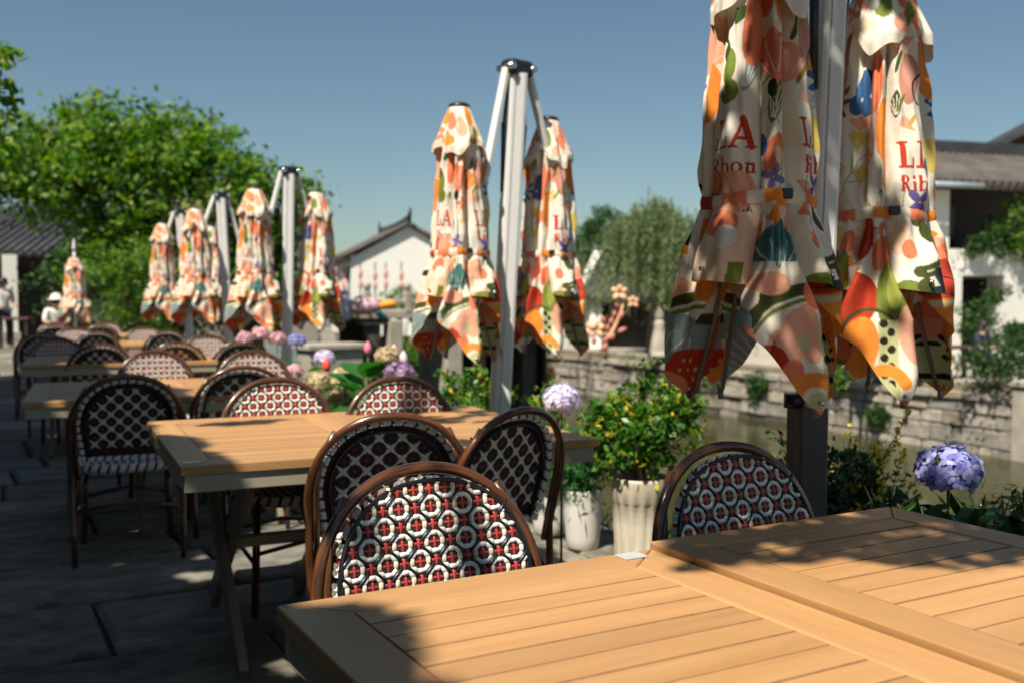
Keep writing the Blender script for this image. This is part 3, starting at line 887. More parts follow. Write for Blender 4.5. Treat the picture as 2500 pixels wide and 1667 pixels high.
def make_chair():
    t = thing('bistro_chair', 'x', 'chair')
    # hoop and rear legs in one bent cane
    def bk(x, z): 
        if z >= .45: return (x, .20 + (z - .45) * LEAN + .012 - .12 * x * x, z)
        return (x * (1 - .10 * (.45 - z)), .20 + (.45 - z) * .13 - .12 * x * x, z)
    P = [bk(-.246, z) for z in (0.0, .15, .3, .45, .55)]
    for i in range(31):
        f = math.pi * (1 - i / 30); c, s = math.cos(f), math.sin(f)
        P.append(bk(.252 * math.copysign(abs(c) ** (2 / 2.15), c), .60 + .27 * abs(s) ** (2 / 2.15)))
    P += [bk(.246, z) for z in (.55, .45, .3, .15, 0.0)]
    hoop = MB(); hoop.tube(P, .0130, 10); hoop.obj('hoop_frame', M_cane, t)
    for sg in (-1, 1):
        m = MB(); m.tube([bk(sg * .222, .40), bk(sg * .226, .55), bk(sg * .228, .66), bk(sg * .214, .745), bk(sg * .172, .825)], .0105, 8); m.obj('side_rail', M_cane, t)
        m = MB(); m.tube([(sg * .185, -.185, .435), (sg * .195, -.195, .25), (sg * .207, -.215, 0)], .0155, 9); m.obj('front_leg', M_cane, t)
        m = MB(); m.tube([(sg * .20, -.20, .20), (sg * .215, .0, .23), (sg * .225, .225, .20)], .009, 7); m.obj('side_stretcher', M_cane, t)
        m = MB(); m.tube([(sg * .195, -.19, .30), (sg * .19, -.12, .40), (sg * .185, -.02, .425)], .008, 6); m.obj('bracket', M_cane, t)
        m = MB(); m.tube([(sg * .235, .195, .30), (sg * .215, .12, .39), (sg * .19, .03, .425)], .008, 6); m.obj('bracket', M_cane, t)
    m = MB(); m.tube([(-.197, -.20, .24), (0, -.205, .275), (.197, -.20, .24)], .009, 7); m.obj('front_stretcher', M_cane, t)
    m = MB(); m.tube([(-.222, .225, .25), (0, .222, .28), (.222, .225, .25)], .009, 7); m.obj('rear_stretcher', M_cane, t)
    m = MB(); m.tube([(.21 * math.copysign(abs(math.cos(f)) ** .62, math.cos(f)), -.01 + .2 * math.copysign(abs(math.sin(f)) ** .62, math.sin(f)), .428) for f in [i * math.pi / 18 for i in range(36)]], .014, 8, closed=True)
    m.obj('seat_ring', M_cane, t)
    # back panel
    core = MB(); rim = back_rim(m=.004)
    n = len(rim); vs = []; cen = (0, .2)
    for f in (1.0, .66, .33):
        for p in rim: vs.append(back_map(cen[0] + (p[0] - cen[0]) * f, cen[1] + (p[1] - cen[1]) * f, .0015))
    vs.append(back_map(0, .2, .0015))
    fs = []
    for l in range(2):
        for i in range(n): fs.append((l * n + i, l * n + (i + 1) % n, (l + 1) * n + (i + 1) % n, (l + 1) * n + i))
    for i in range(n): fs.append((2 * n + i, 2 * n + (i + 1) % n, 3 * n))
    core.add(vs, fs, 0, True)
    m2 = MB(); m2.add([(v[0], v[1] + .003, v[2]) for v in vs], [tuple(reversed(f)) for f in fs], 0, True); core.add(m2.v, m2.f, 0, True)
    bp = core.obj('backrest', M_core, t)
    W, R, K, E = weave(back_map, lambda a, b: back_in(a, b, .003), .22, .066 - PIT, .42, True)
    W2, R2, K2, E2 = weave(back_map, lambda a, b: back_in(a, b, .04), .22, .066 - PIT, .42, False)
    for dst, src_ in ((W, W2), (R, R2), (E, E2)): dst.add(src_.v, src_.f, 0, True)
    rim_beads(back_map, back_rim(), W, R, K, hh=-.006, f0=-.80, f1=.14)
    K.tube([back_map(p[0], p[1], .002) for p in back_rim(m=.001)], .0052, 6, closed=True)
    K.tube([back_map(p[0], p[1], -.009) for p in back_rim(m=.030)], .0062, 6, closed=True)
    K.t = {}
    for nm, mb_, ma in (('white_weave', W, M_white), ('red_weave', R, M_red), ('black_weave', K, M_black), ('beige_weave', E, M_beige)):
        o = mb_.obj(nm, ma, bp); o['kind'] = 'stuff'
    # seat
    core = MB(); core.prism([(.212 * math.copysign(abs(math.cos(f)) ** .62, math.cos(f)), -.01 + .202 * math.copysign(abs(math.sin(f)) ** .62, math.sin(f))) for f in [i * math.pi / 18 for i in range(36)]], .42, .436, 0)
    st_ = core.obj('seat', M_core, t)
    W, R, K, E = weave(seat_map, lambda a, b: seat_in(a, b, .02), .22, -.252, .22, True)
    rim_beads(seat_map, [(.213 * math.copysign(abs(math.cos(f)) ** .62, math.cos(f)), -.01 + .203 * math.copysign(abs(math.sin(f)) ** .62, math.sin(f))) for f in [i * math.pi / 30 for i in range(60)]], W, R, K, .016, .0135, -.012)
    K.t = {}
    for nm, mb_, ma in (('white_weave', W, M_white), ('red_weave', R, M_red), ('black_weave', K, M_black), ('beige_weave', E, M_beige)):
        o = mb_.obj(nm, ma, st_); o['kind'] = 'stuff'
    return t
chair0 = make_chair()
_cu = [False]
CG = 'woven bistro chairs at the tables'
def place_chair(top_x, top_y, face, rz, label):
    """top_x, top_y: where the top of the hoop stands; face 0 looks to -y, 1 looks to +y"""
    a = rz + (math.pi if face else 0)
    off = .20 + .42 * LEAN + .012
    x = top_x + math.sin(a) * off; y = top_y - math.cos(a) * off
    if not _cu[0]: t = chair0; _cu[0] = True; t.location = (x, y, .014); t.rotation_euler = (0, 0, a); t['label'] = label
    else: t = dup(chair0, label, (x, y, .014), a)
    t['group'] = CG
    return t
place_chair(.84, 1.915, 0, .02, 'red and white woven chair facing the near foreground table')
place_chair(1.60, 1.84, 0, .04, 'shaded woven chair facing the right front table before the bush')
place_chair(1.14, 2.80, 1, -.25, 'chair with lit bead rim, back to us, in the middle of the second row table')
place_chair(1.56, 2.74, 1, .30, 'turned chair in shade with its dark lattice back towards the white pots')
place_chair(.66, 4.80, 1, -.12, 'dark backed chair at far left front with its woven seat showing')
place_chair(1.20, 4.30, 0, -.05, 'sunlit crossed weave chair behind the second row table, left one')
place_chair(1.69, 4.10, 0, -.12, 'crossed weave chair behind the second row table below the purple hydrangea')
place_chair(1.27, 5.14, 1, -.05, 'chair back with beaded rim just left of the sunlit crossed weave pair')
place_chair(1.70, 6.64, 0, -.1, 'pale sunlit chair behind the third row table by the pink hydrangeas')
place_chair(1.13, 6.98, 0, -.05, 'bright pale woven chair behind the shaded left table in the third row')
place_chair(.93, 8.15, 1, -.05, 'lattice backed chair with lit rim behind the shaded left table')
place_chair(1.50, 8.20, 1, -.05, 'chair back half hidden to the right of the bright pale woven chair')
place_chair(.74, 9.75, 0, .1, 'half shaded woven chair behind the small shaded table end')
place_chair(2.06, 9.75, 0, -.1, 'pale woven chair on the right of the fourth row table')
place_chair(.72, 11.2, 1, .0, 'leftmost tall chair, bluish lattice back and one lit corner')
place_chair(1.25, 11.25, 1, -.05, 'beaded rim chair back right of the leftmost tall chair')
place_chair(1.98, 12.9, 0, -.05, 'pale woven chair on the right of the fifth row table')
place_chair(1.20, 13.0, 0, -.05, 'woven chair behind the left half of the fifth row table')
place_chair(1.05, 14.0, 1, -.05, 'chair back with beaded rim before the rearmost left table')
place_chair(1.60, 14.0, 1, -.05, 'chair back with beaded rim before the rearmost right table')
place_chair(1.95, 11.2, 1, .05, 'chair back with beaded rim before the fifth row right table')
place_chair(2.02, 8.2, 1, -.02, 'chair back before the fourth row table, nearest the hydrangeas')
place_chair(1.2, 15.9, 0, 0, 'small woven chair behind the rearmost left table')
place_chair(1.9, 15.9, 0, 0, 'small woven chair behind the rearmost right table')
# ------------------------------------------------------------------ folded floral parasols
def hexl(r, g, b): return (r, g, b)
CRM = (.87, .80, .67); COR_ = (.82, .23, .11); SAL = (.87, .43, .28); ORG = (.90, .29, .04); RED = (.52, .05, .02)
OLV = (.19, .23, .035); DOL = (.065, .082, .018); TEAL = (.07, .20, .19); GBL = (.30, .39, .39); BLU = (.05, .14, .34)
PUR = (.26, .20, .48); YEL = (.82, .62, .16); PGR = (.58, .58, .28); PCH = (.90, .62, .42); DRK = (.025, .018, .014); ROS = (.62, .28, .20)
TXT = (.58, .05, .02)
class Paint:
    def __init__(s, S, Z, seed=None):
        s.S, s.Z = S, Z; s.c = np.tile(np.array(CRM), (len(S), 1))
        if seed is not None:             # the all-over floral ground of the cloth
            r = random.Random(seed)
            for i in range(16):
                x, z = r.uniform(-.10, .10), .10 + i * .078 + r.uniform(-.03, .03); c = r.choice((COR_, SAL, ORG, PCH, COR_, PCH, SAL, COR_))
                w = r.choice((.024, .034, .05)); t = r.random()
                if t < .45:
                    s.el(x, z, w * .62, w * 1.15, c, r.uniform(-40, 40)); s.el(x + w * .4, z + w * .3, w * .4, w * .8, r.choice((SAL, PCH, c)), r.uniform(-40, 40))
                elif t < .7: s.fan(x, z + w, w * 2.0, 215 + r.uniform(-25, 25), 325 + r.uniform(-25, 25), c, 5, CRM, .002)
                elif t < .85: s.leaf(x, z + w, w * 2.4, w * .9, -90 + r.uniform(-40, 40), r.choice((OLV, GBL, OLV, DOL)), CRM, 2)
                else: s.flower(x, z, w, 5, r.choice((PUR, YEL, ORG, COR_)), CRM, r.uniform(0, 70))
    def clear(s, x0, x1, z0, z1): s.put((s.S > x0) & (s.S < x1) & (s.Z > z0 + .012 * np.sin(s.S * 40)) & (s.Z < z1 + .010 * np.sin(s.S * 50 + 1)), CRM)
    def put(s, m, col): s.c[m] = col
    def el(s, x, z, rx, rz, col, rot=0, cut=None):
        a = math.radians(rot); dx, dz = s.S - x, s.Z - z
        u = dx * math.cos(a) + dz * math.sin(a); v = -dx * math.sin(a) + dz * math.cos(a)
        m = (u / rx) ** 2 + (v / rz) ** 2 < 1
        s.put(m, col); return m
    def st(s, pts, w, col):
        for (x0, z0), (x1, z1) in zip(pts, pts[1:]):
            dx, dz = x1 - x0, z1 - z0; L = dx * dx + dz * dz + 1e-12
            t = np.clip(((s.S - x0) * dx + (s.Z - z0) * dz) / L, 0, 1)
            s.put((s.S - x0 - t * dx) ** 2 + (s.Z - z0 - t * dz) ** 2 < (w / 2) ** 2, col)
    def arc(s, x, z, r, w, a0, a1, col, sq=1.0):
        P = [(x + r * math.cos(math.radians(a0 + (a1 - a0) * i / 14)), z + r * sq * math.sin(math.radians(a0 + (a1 - a0) * i / 14))) for i in range(15)]
        s.st(P, w, col)
    def fan(s, x, z, r, a0, a1, col, n=0, lc=CRM, lw=.003):
        d = np.hypot(s.S - x, s.Z - z); a = np.degrees(np.arctan2(s.Z - z, s.S - x))
        a = np.where(a < a0 - 1e-3, a + 360, a)
        scal = 1 + .06 * np.cos((a - a0) * math.radians(360 / max(1, (a1 - a0)) * 4))
        s.put((d < r * scal) & (a >= a0) & (a <= a1), col)
        for i in range(n):
            f = math.radians(a0 + (a1 - a0) * (i + .5) / n)
            s.st([(x + r * .25 * math.cos(f), z + r * .25 * math.sin(f)), (x + r * .85 * math.cos(f), z + r * .85 * math.sin(f))], lw, lc)
    def flower(s, x, z, r, n, col, cc=None, rot=0, wd=.55):
        for i in range(n):
            f = math.radians(rot + 360 * i / n)
            s.el(x + r * .55 * math.cos(f), z + r * .55 * math.sin(f), r * .5, r * wd * .5, col, math.degrees(f))
        if cc: s.el(x, z, r * .2, r * .2, cc)
    def leaf(s, x, z, L, W, rot, col, vein=CRM, n=4):
        a = math.radians(rot); dx, dz = s.S - x, s.Z - z
        u = (dx * math.cos(a) + dz * math.sin(a)) / L; v = (-dx * math.sin(a) + dz * math.cos(a)) / W
        s.put((u > 0) & (u < 1) & (np.abs(v) < np.sin(np.clip(u, 0, 1) * math.pi) ** .7 * .5), col)
        for k in range(-n, n + 1):
            f = a + k * .16
            s.st([(x + math.cos(f) * L * .12, z + math.sin(f) * L * .12), (x + math.cos(f) * L * (.8 - abs(k) * .07), z + math.sin(f) * L * (.8 - abs(k) * .07))], .0028, vein)
    def pod(s, x, z, r, seed=1):
        m = s.el(x, z, r * .8, r * 1.2, PGR)
        rr = random.Random(seed)
        for i in range(9):
            f = math.radians(190 + 160 * i / 8)
            s.el(x + math.cos(f) * r * .78, z + math.sin(f) * r * 1.12, r * .10, r * .2, DRK, math.degrees(f) + 90)
        for i in range(11):
            s.el(x + rr.uniform(-.5, .5) * r, z + rr.uniform(-.45, 1.0) * r, r * .14, r * .15, DRK)
    def glyphs(s, word, x, zt, h, col):
        G = {'L': ([(.14, 0, .42, 1), (0, 0, .56, .09), (0, .9, .9, 1), (.78, .6, .9, 1)], [], [], .96),
             'A': ([(.2, .62, .7, .73), (-.05, .92, .28, 1), (.56, .92, 1.08, 1)], [((.44, .04), (.1, .97), .1), ((.44, .04), (.82, .97), .25)], [], 1.08),
             'R': ([(.12, 0, .38, 1), (0, 0, .4, .09), (0, .91, .5, 1), (.7, .91, 1.02, 1)], [((.46, .48), (.84, .95), .22)], [(.40, .27, .40, .27, .42, .27, .15, .18)], 1.02),
             'i': ([(.1, .38, .34, 1), (0, .38, .3, .46), (0, .92, .44, 1)], [], [(.21, .13, .14, .14, 9, 9, .1, .1)], .48),
             'b': ([(.1, 0, .33, 1), (0, 0, .3, .08)], [], [(.48, .68, .36, .33, .47, .68, .14, .24)], .88),
             'o': ([], [], [(.38, .68, .38, .33, .38, .68, .15, .25)], .8),
             'n': ([(.1, .38, .33, 1), (0, .38, .3, .46), (0, .92, .43, 1), (.54, .58, .77, 1), (.46, .92, .87, 1)], [((.32, .5), (.6, .46), .16), ((.6, .46), (.66, .62), .2)], [], .9)}
        for ch in word:
            rs, ss, es, w = G[ch]
            for (cx, cz, rx, rz, ix, iz, irx, irz) in es:
                m = (((s.S - x) / h / XS - cx) / rx) ** 2 + (((s.Z - zt) / h - cz) / rz) ** 2 < 1
                m &= (((s.S - x) / h / XS - ix) / irx) ** 2 + (((s.Z - zt) / h - iz) / irz) ** 2 > 1
                s.put(m, col)
            for (x0, z0, x1, z1) in rs:
                s.put((s.S > x + x0 * h * XS) & (s.S < x + x1 * h * XS) & (s.Z > zt + z0 * h) & (s.Z < zt + z1 * h), col)
            for (p, q, wd) in ss:
                s.st([(x + p[0] * h * XS, zt + p[1] * h), (x + q[0] * h * XS, zt + q[1] * h)], wd * h * .8, col)
            x += (w + .05) * h * XS
LC = 1.30
def g_left(p):                       # olive arcs over a big grey fan leaf, red tip
    m0 = p.Z > .93; p.put(m0, CRM)
    for r_, w, c in ((.27, .030, DOL), (.238, .012, OLV)): p.arc(.10, 1.25, r_, w, 180, 300, c)
    p.el(-.03, .96, .05, .035, SAL); p.el(.08, .96, .05, .04, ORG)
    p.leaf(-.10, 1.24, .26, .22, -48, GBL, CRM, 5); p.el(.10, 1.12, .05, .10, COR_, 15); p.el(.06, 1.18, .035, .06, ORG, -20); p.el(.15, 1.04, .035, .05, COR_, 20)
    p.el(-.105, 1.215, .075, .085, RED, 30); p.el(-.04, 1.24, .05, .05, COR_)
    for i in range(10): p.el(-.13 + .016 * (i % 4) + .006 * (i // 4), 1.165 + .026 * (i // 4), .0028, .005, SAL)
    p.st([(-.17, .9), (-.16, 1.3)], .012, COR_); p.put(~m0 & (p.S < -.13), COR_)
def g_centre(p):                     # olive arcs, salmon and coral petals, spotted edge, orange tip
    m0 = p.Z > .90; p.put(m0, CRM)
    for r_, w, c in ((.235, .030, DOL), (.208, .010, OLV)): p.arc(.10, 1.20, r_, w, 185, 290, c)
    p.arc(-.14, .98, .10, .024, -10, 75, DOL); p.el(.10, .97, .04, .05, COR_, 20); p.el(-.02, .955, .05, .03, SAL)
    p.el(-.12, 1.05, .05, .05, GBL, 20); p.el(-.13, 1.12, .04, .07, ORG, 20)
    p.el(.025, 1.10, .036, .085, SAL, 12); p.el(.07, 1.08, .033, .075, SAL, -8); p.el(-.005, 1.12, .03, .05, (.84, .44, .31)); p.el(.055, 1.10, .016, .022, PGR)
    p.el(-.085, 1.13, .032, .075, COR_, -10); p.el(-.035, 1.175, .05, .07, RED, 15); p.el(.02, 1.19, .03, .05, COR_, 20)
    p.st([(-.05, 1.24), (-.015, 1.10)], .0035, DRK); p.st([(-.09, 1.20), (-.088, 1.07)], .003, DRK)
    p.put((p.S > .098) & (p.S < .140) & (p.Z > .98), PGR)
    for i in range(11): p.el(.112 + .014 * (i % 2), .995 + i * .025, .0095, .0125, DRK)
    p.arc(.075, 1.245, .052, .036, 130, 350, ORG); p.el(.08, 1.25, .026, .028, PGR); p.put(p.Z > 1.268, ORG); p.put((p.S > .14) & m0, COR_)
def g_right(p):                      # red poppies, orange petals and the dotted pod at the tip
    m0 = p.Z > .88; p.put(m0, (.84, .34, .20))
    p.fan(-.02, 1.02, .15, 190, 350, RED, 6, DRK, .003); p.el(.10, .97, .06, .07, COR_); p.el(-.12, 1.02, .05, .09, (.60, .08, .03))
    p.el(-.06, 1.09, .062, .12, ORG, 8); p.arc(-.065, 1.06, .036, .010, 240, 440, PGR, 2.0); p.el(.045, 1.06, .052, .12, (.82, .22, .03), -10); p.arc(.05, 1.02, .03, .009, 200, 380, SAL, 2.0)
    p.el(.0, 1.05, .018, .09, CRM, 4); p.put((p.S > .135) & m0, CRM); p.leaf(.15, 1.22, .2, .05, -90, GBL, CRM, 2)
    p.el(.08, 1.20, .085, .10, ORG); p.pod(.08, 1.17, .066, 4); p.put((p.Z > 1.262), ORG)
def g_mixed(p):
    m0 = p.Z > .90; p.put(m0, CRM)
    p.el(-.05, .98, .07, .08, RED); p.el(.06, .97, .045, .11, OLV); p.el(.06, .95, .02, .06, (.33, .36, .07)); p.el(-.12, 1.05, .04, .09, COR_)
    p.arc(.0, 1.08, .07, .010, 170, 350, DOL); p.el(-.03, 1.12, .05, .09, ORG, 10); p.el(-.09, 1.17, .03, .06, SAL); p.el(.12, 1.08, .05, .09, (.84, .42, .28), -10)
    p.put((p.S > .02) & (p.S < .07) & (p.Z > 1.04), PGR)
    for i in range(10): p.el(.034 + .018 * (i % 2), 1.05 + i * .024, .010, .012, DRK)
    p.arc(.035, 1.235, .055, .034, 140, 340, ORG); p.el(.035, 1.24, .028, .028, PGR); p.put(p.Z > 1.262, (.80, .22, .03))
GORE = {0: g_right, 2: g_left, 4: g_left, 6: g_centre}
XS = .72
def pr_mid1(p):                      # cream panel with the red words, peach flap below the strap
    p.clear(-.2, .2, .50, .69); p.clear(-.04, .04, .22, .5)
    p.el(-.075, .43, .035, .12, ORG); p.el(-.062, .40, .012, .05, CRM, 20)
    p.el(-.006, .395, .026, .050, OLV); p.el(.002, .46, .028, .034, OLV); p.el(-.02, .35, .02, .03, DOL)
    p.el(.02, .265, .011, .026, (.05, .11, .02), 25); p.el(.045, .275, .010, .028, (.05, .11, .02), -15); p.st([(.01, .25), (.055, .245)], .003, DOL)
    p.el(.058, .30, .03, .10, COR_)
    p.glyphs('LLA', -.092, .530, .078, TXT); p.glyphs('Ribon', -.058, .628, .046, TXT)
    p.fan(-.035, .745, .085, 180, 330, COR_, 6, DRK, .0025); p.el(.035, .72, .05, .055, SAL)
    p.put(p.Z > .772, PCH)
    for i in range(7): p.st([(-.01, .80), (-.12 + .04 * i, .98)], .007, (.88, .68, .50))
    p.el(.01, .80, .045, .035, COR_); p.el(.03, .835, .03, .03, CRM)
    p.put((p.Z > .90) & (p.S > .055) & (p.S < .08), OLV); p.leaf(-.05, .98, .13, .05, -110, CRM, PCH, 1)
    p.st([(-.2, .955), (.2, .955)], .004, (.75, .5, .3))
def pr_corc(p):                      # narrow lobe: fan flower, teal leaf, coral petals, orange tip
    p.el(.03, .22, .03, .09, ORG); p.el(-.03, .20, .025, .07, COR_)
    p.fan(.0, .455, .145, 230, 300, COR_, 4, CRM, .0025); p.el(-.012, .46, .013, .024, DRK); p.st([(-.010, .48), (-.004, .52), (.008, .55)], .003, DRK)
    p.el(.035, .41, .02, .05, SAL); p.el(.035, .545, .014, .02, YEL); p.st([(.0, .745), (.02, .62), (.01, .58)], .003, OLV)
    p.flower(-.012, .685, .035, 4, PUR, None, 20); p.el(-.045, .60, .02, .03, BLU)
    p.put((p.Z > .78) & (p.S < -.028), COR_)
    p.leaf(-.01, .99, .20, .095, -85, TEAL, (.6, .66, .6), 2); p.el(.04, .80, .02, .03, SAL)
    _gore(p, (SAL, ORG, GBL, COR_)); p.arc(-.09, 1.06, .125, .030, 250, 350, DOL, .8); p.arc(-.09, 1.06, .09, .016, 250, 350, OLV, .8); p.arc(-.06, 1.0, .10, .020, 10, 80, DOL)
    p.el(-.05, 1.10, .055, .035, GBL); p.el(.00, 1.10, .03, .065, SAL, 15); p.el(.035, 1.07, .028, .06, SAL); p.el(.03, 1.09, .016, .02, PGR)
    p.el(-.075, 1.14, .030, .06, COR_, -10); p.el(-.035, 1.17, .042, .055, RED, 15); p.st([(-.04, 1.22), (-.01, 1.12)], .003, DRK)
    p.put((p.S > .055) & (p.S < .09) & (p.Z > 1.05), PGR)
    for i in range(8): p.el(.062 + .008 * (i % 2), 1.07 + i * .028, .008, .011, DRK)
    p.arc(.03, 1.235, .05, .035, 140, 330, ORG); p.el(.03, 1.24, .028, .03, PGR); p.put(p.Z > 1.262, ORG)
def pr_mid2(p):                      # rose oval, words cut by the fold, dark olive scroll below
    p.clear(-.2, .2, .50, .70); p.clear(-.03, .06, .76, .97)
    p.el(-.01, .35, .028, .075, ROS); p.el(-.008, .33, .018, .045, (.66, .33, .25)); p.el(-.042, .30, .008, .035, (.07, .12, .02), 20); p.el(.045, .30, .03, .07, COR_)
    p.arc(.05, .38, .05, .006, 120, 250, DRK); p.el(-.035, .42, .006, .03, OLV, 30); p.el(.0, .47, .005, .02, (.6, .4, .1), 30)
    p.glyphs('LLA', -.050, .530, .078, TXT); p.glyphs('Ribon', -.045, .628, .046, TXT)
    p.el(.06, .62, .02, .05, BLU); p.flower(.015, .705, .045, 4, (.16, .11, .36), None, 45); p.st([(-.045, .75), (-.03, .66)], .003, OLV)
    p.el(-.035, .84, .022, .028, COR_); p.arc(-.01, .83, .075, .034, -80, 95, DOL); p.arc(-.01, .83, .075, .006, -60, 80, PGR)
    p.el(.038, .785, .028, .035, DOL); p.el(-.05, .955, .035, .028, OLV); p.el(-.005, .945, .025, .024, DOL); p.el(.045, .925, .018, .038, (.05, .07, .075), -30); p.el(.05, .962, .05, .02, (.03, .05, .055))
def _gore(p, cl):
    p.el(-.13, 1.0, .05, .10, cl[0], 15); p.el(.13, 1.02, .05, .09, cl[1], -20); p.leaf(.10, 1.16, .16, .07, -60, cl[2], CRM, 2); p.el(-.11, 1.12, .035, .06, cl[3], 30)
    p.arc(.13, .97, .06, .016, 90, 260, DOL); p.flower(-.12, .92, .04, 5, cl[1], PGR)
def pr_corr(p):                      # red poppy, orange petals and the dotted pod at the tip
    p.el(-.01, .30, .03, .10, ORG); p.el(.03, .44, .025, .07, CRM); p.flower(.01, .42, .04, 5, BLU, CRM); p.el(-.02, .56, .03, .05, YEL); p.el(.03, .66, .03, .06, COR_)
    p.el(.04, .72, .02, .04, BLU); p.put((p.Z > .80) & (p.Z < .93), SAL); p.el(0, .86, .03, .05, COR_)
    _gore(p, (ORG, COR_, TEAL, RED)); p.fan(.03, .96, .12, 60, 200, RED, 4, DRK, .003); p.el(-.035, .99, .05, .07, (.40, .045, .02)); p.el(.03, .94, .035, .05, RED)
    p.el(-.035, 1.08, .05, .10, ORG, 10); p.arc(-.04, 1.05, .035, .012, 250, 430, PGR, 2.0); p.el(.02, 1.07, .035, .09, (.78, .20, .02), -8)
    p.put((p.Z > 1.0) & (p.S > .085), CRM); p.put((p.Z > 1.06) & (p.S > .10), GBL)
    p.put(p.Z > 1.15, ORG); p.pod(.0, 1.175, .055, 4); p.put(p.Z > 1.255, ORG)
def pr_corl(p):                      # grey fan leaf under dark olive arcs, red tip
    p.el(0, .3, .03, .08, SAL); p.el(.02, .45, .02, .08, ORG); p.el(-.03, .5, .02, .05, BLU)
    for i in range(5): p.el(-.01 + .02 * (i % 2), .70 + i * .045, .012, .016, DRK)
    p.put((p.S < -.04) & (p.Z > .75), COR_)
    _gore(p, (COR_, SAL, TEAL, ORG)); p.arc(.10, 1.16, .19, .034, 180, 290, DOL); p.arc(.10, 1.16, .165, .007, 180, 290, PGR); p.arc(.10, 1.16, .15, .012, 180, 290, OLV)
    p.leaf(-.035, 1.20, .24, .19, -50, GBL, CRM, 4); p.el(.06, 1.02, .03, .05, DRK, 20)
    p.el(-.01, 1.20, .065, .075, RED, 30)
    for i in range(8): p.el(-.03 + .012 * (i % 4), 1.15 + .022 * (i // 2), .003, .005, SAL)
    p.put((p.S < -.10) & (p.Z > 1.1), PGR); p.el(-.055, 1.2, .01, .014, DRK); p.put(p.Z > 1.27, (.2, .12, .08))
def pr_mida(p):                      # yellow blooms on green stems
    p.clear(-.03, .1, .48, .76)
    p.el(-.06, .33, .04, .09, COR_); p.flower(-.055, .40, .07, 9, (.30, .08, .05), None, 0, .25); p.el(-.07, .56, .05, .07, ORG); p.el(-.055, .55, .015, .022, PGR)
    for i in range(5): p.el(-.065 + .008 * (i % 3), .525 + i * .013, .004, .006, DRK)
    p.el(.055, .36, .028, .05, BLU, 10); p.el(.035, .415, .024, .03, BLU); p.el(.068, .42, .024, .03, BLU); p.el(.05, .40, .006, .006, CRM)
    S = [(-.02, .75), (-.012, .69), (.015, .64), (.05, .58), (.085, .55)]
    p.st(S, .0035, (.22, .36, .16)); p.st([(-.012, .69), (-.02, .64)], .003, (.22, .36, .16)); p.st([(.03, .61), (.03, .56)], .003, (.22, .36, .16)); p.st([(.02, .64), (.06, .635)], .003, (.22, .36, .16))
    for (x, z, r) in ((-.028, .605, 95), (.045, .52, 60), (.065, .625, 30)):
        p.fan(x, z + .03, .06, 230 + r * .1, 310 + r * .1, YEL); p.st([(x, z + .03), (x + .01, z)], .003, (.25, .4, .18))
    p.el(-.05, .72, .05, .06, SAL)
    p.el(.0, .80, .03, .035, YEL); p.el(-.04, .80, .03, .05, COR_); p.el(.05, .82, .025, .04, COR_); p.leaf(-.01, .95, .13, .10, -85, TEAL, GBL, 2)
    p.el(-.035, .86, .03, .04, ROS); p.el(.055, .93, .024, .09, OLV); p.el(.055, .90, .012, .05, (.3, .33, .06))
def pr_corb(p):
    p.el(-.02, .35, .04, .1, COR_); p.el(.03, .5, .03, .1, ORG); p.el(0, .62, .03, .06, CRM); p.el(-.03, .8, .03, .07, RED); p.el(.03, .86, .03, .06, COR_)
    _gore(p, (RED, COR_, OLV, ORG)); p.el(0, .98, .06, .06, RED); p.el(.02, .96, .02, .03, SAL); p.put((p.Z > 1.02) & (p.Z < 1.08) & (p.S < -.01), OLV); p.arc(-.02, 1.06, .05, .012, 200, 340, DOL)
    p.el(.0, 1.10, .035, .08, ORG); p.el(-.03, 1.14, .02, .04, SAL)
    for i in range(9): p.el(.02 + .014 * (i % 2), 1.06 + i * .022, .008, .010, DRK)
    p.arc(.0, 1.215, .05, .03, 150, 330, ORG); p.el(0, 1.225, .026, .028, PGR); p.put(p.Z > 1.26, (.75, .16, .02))
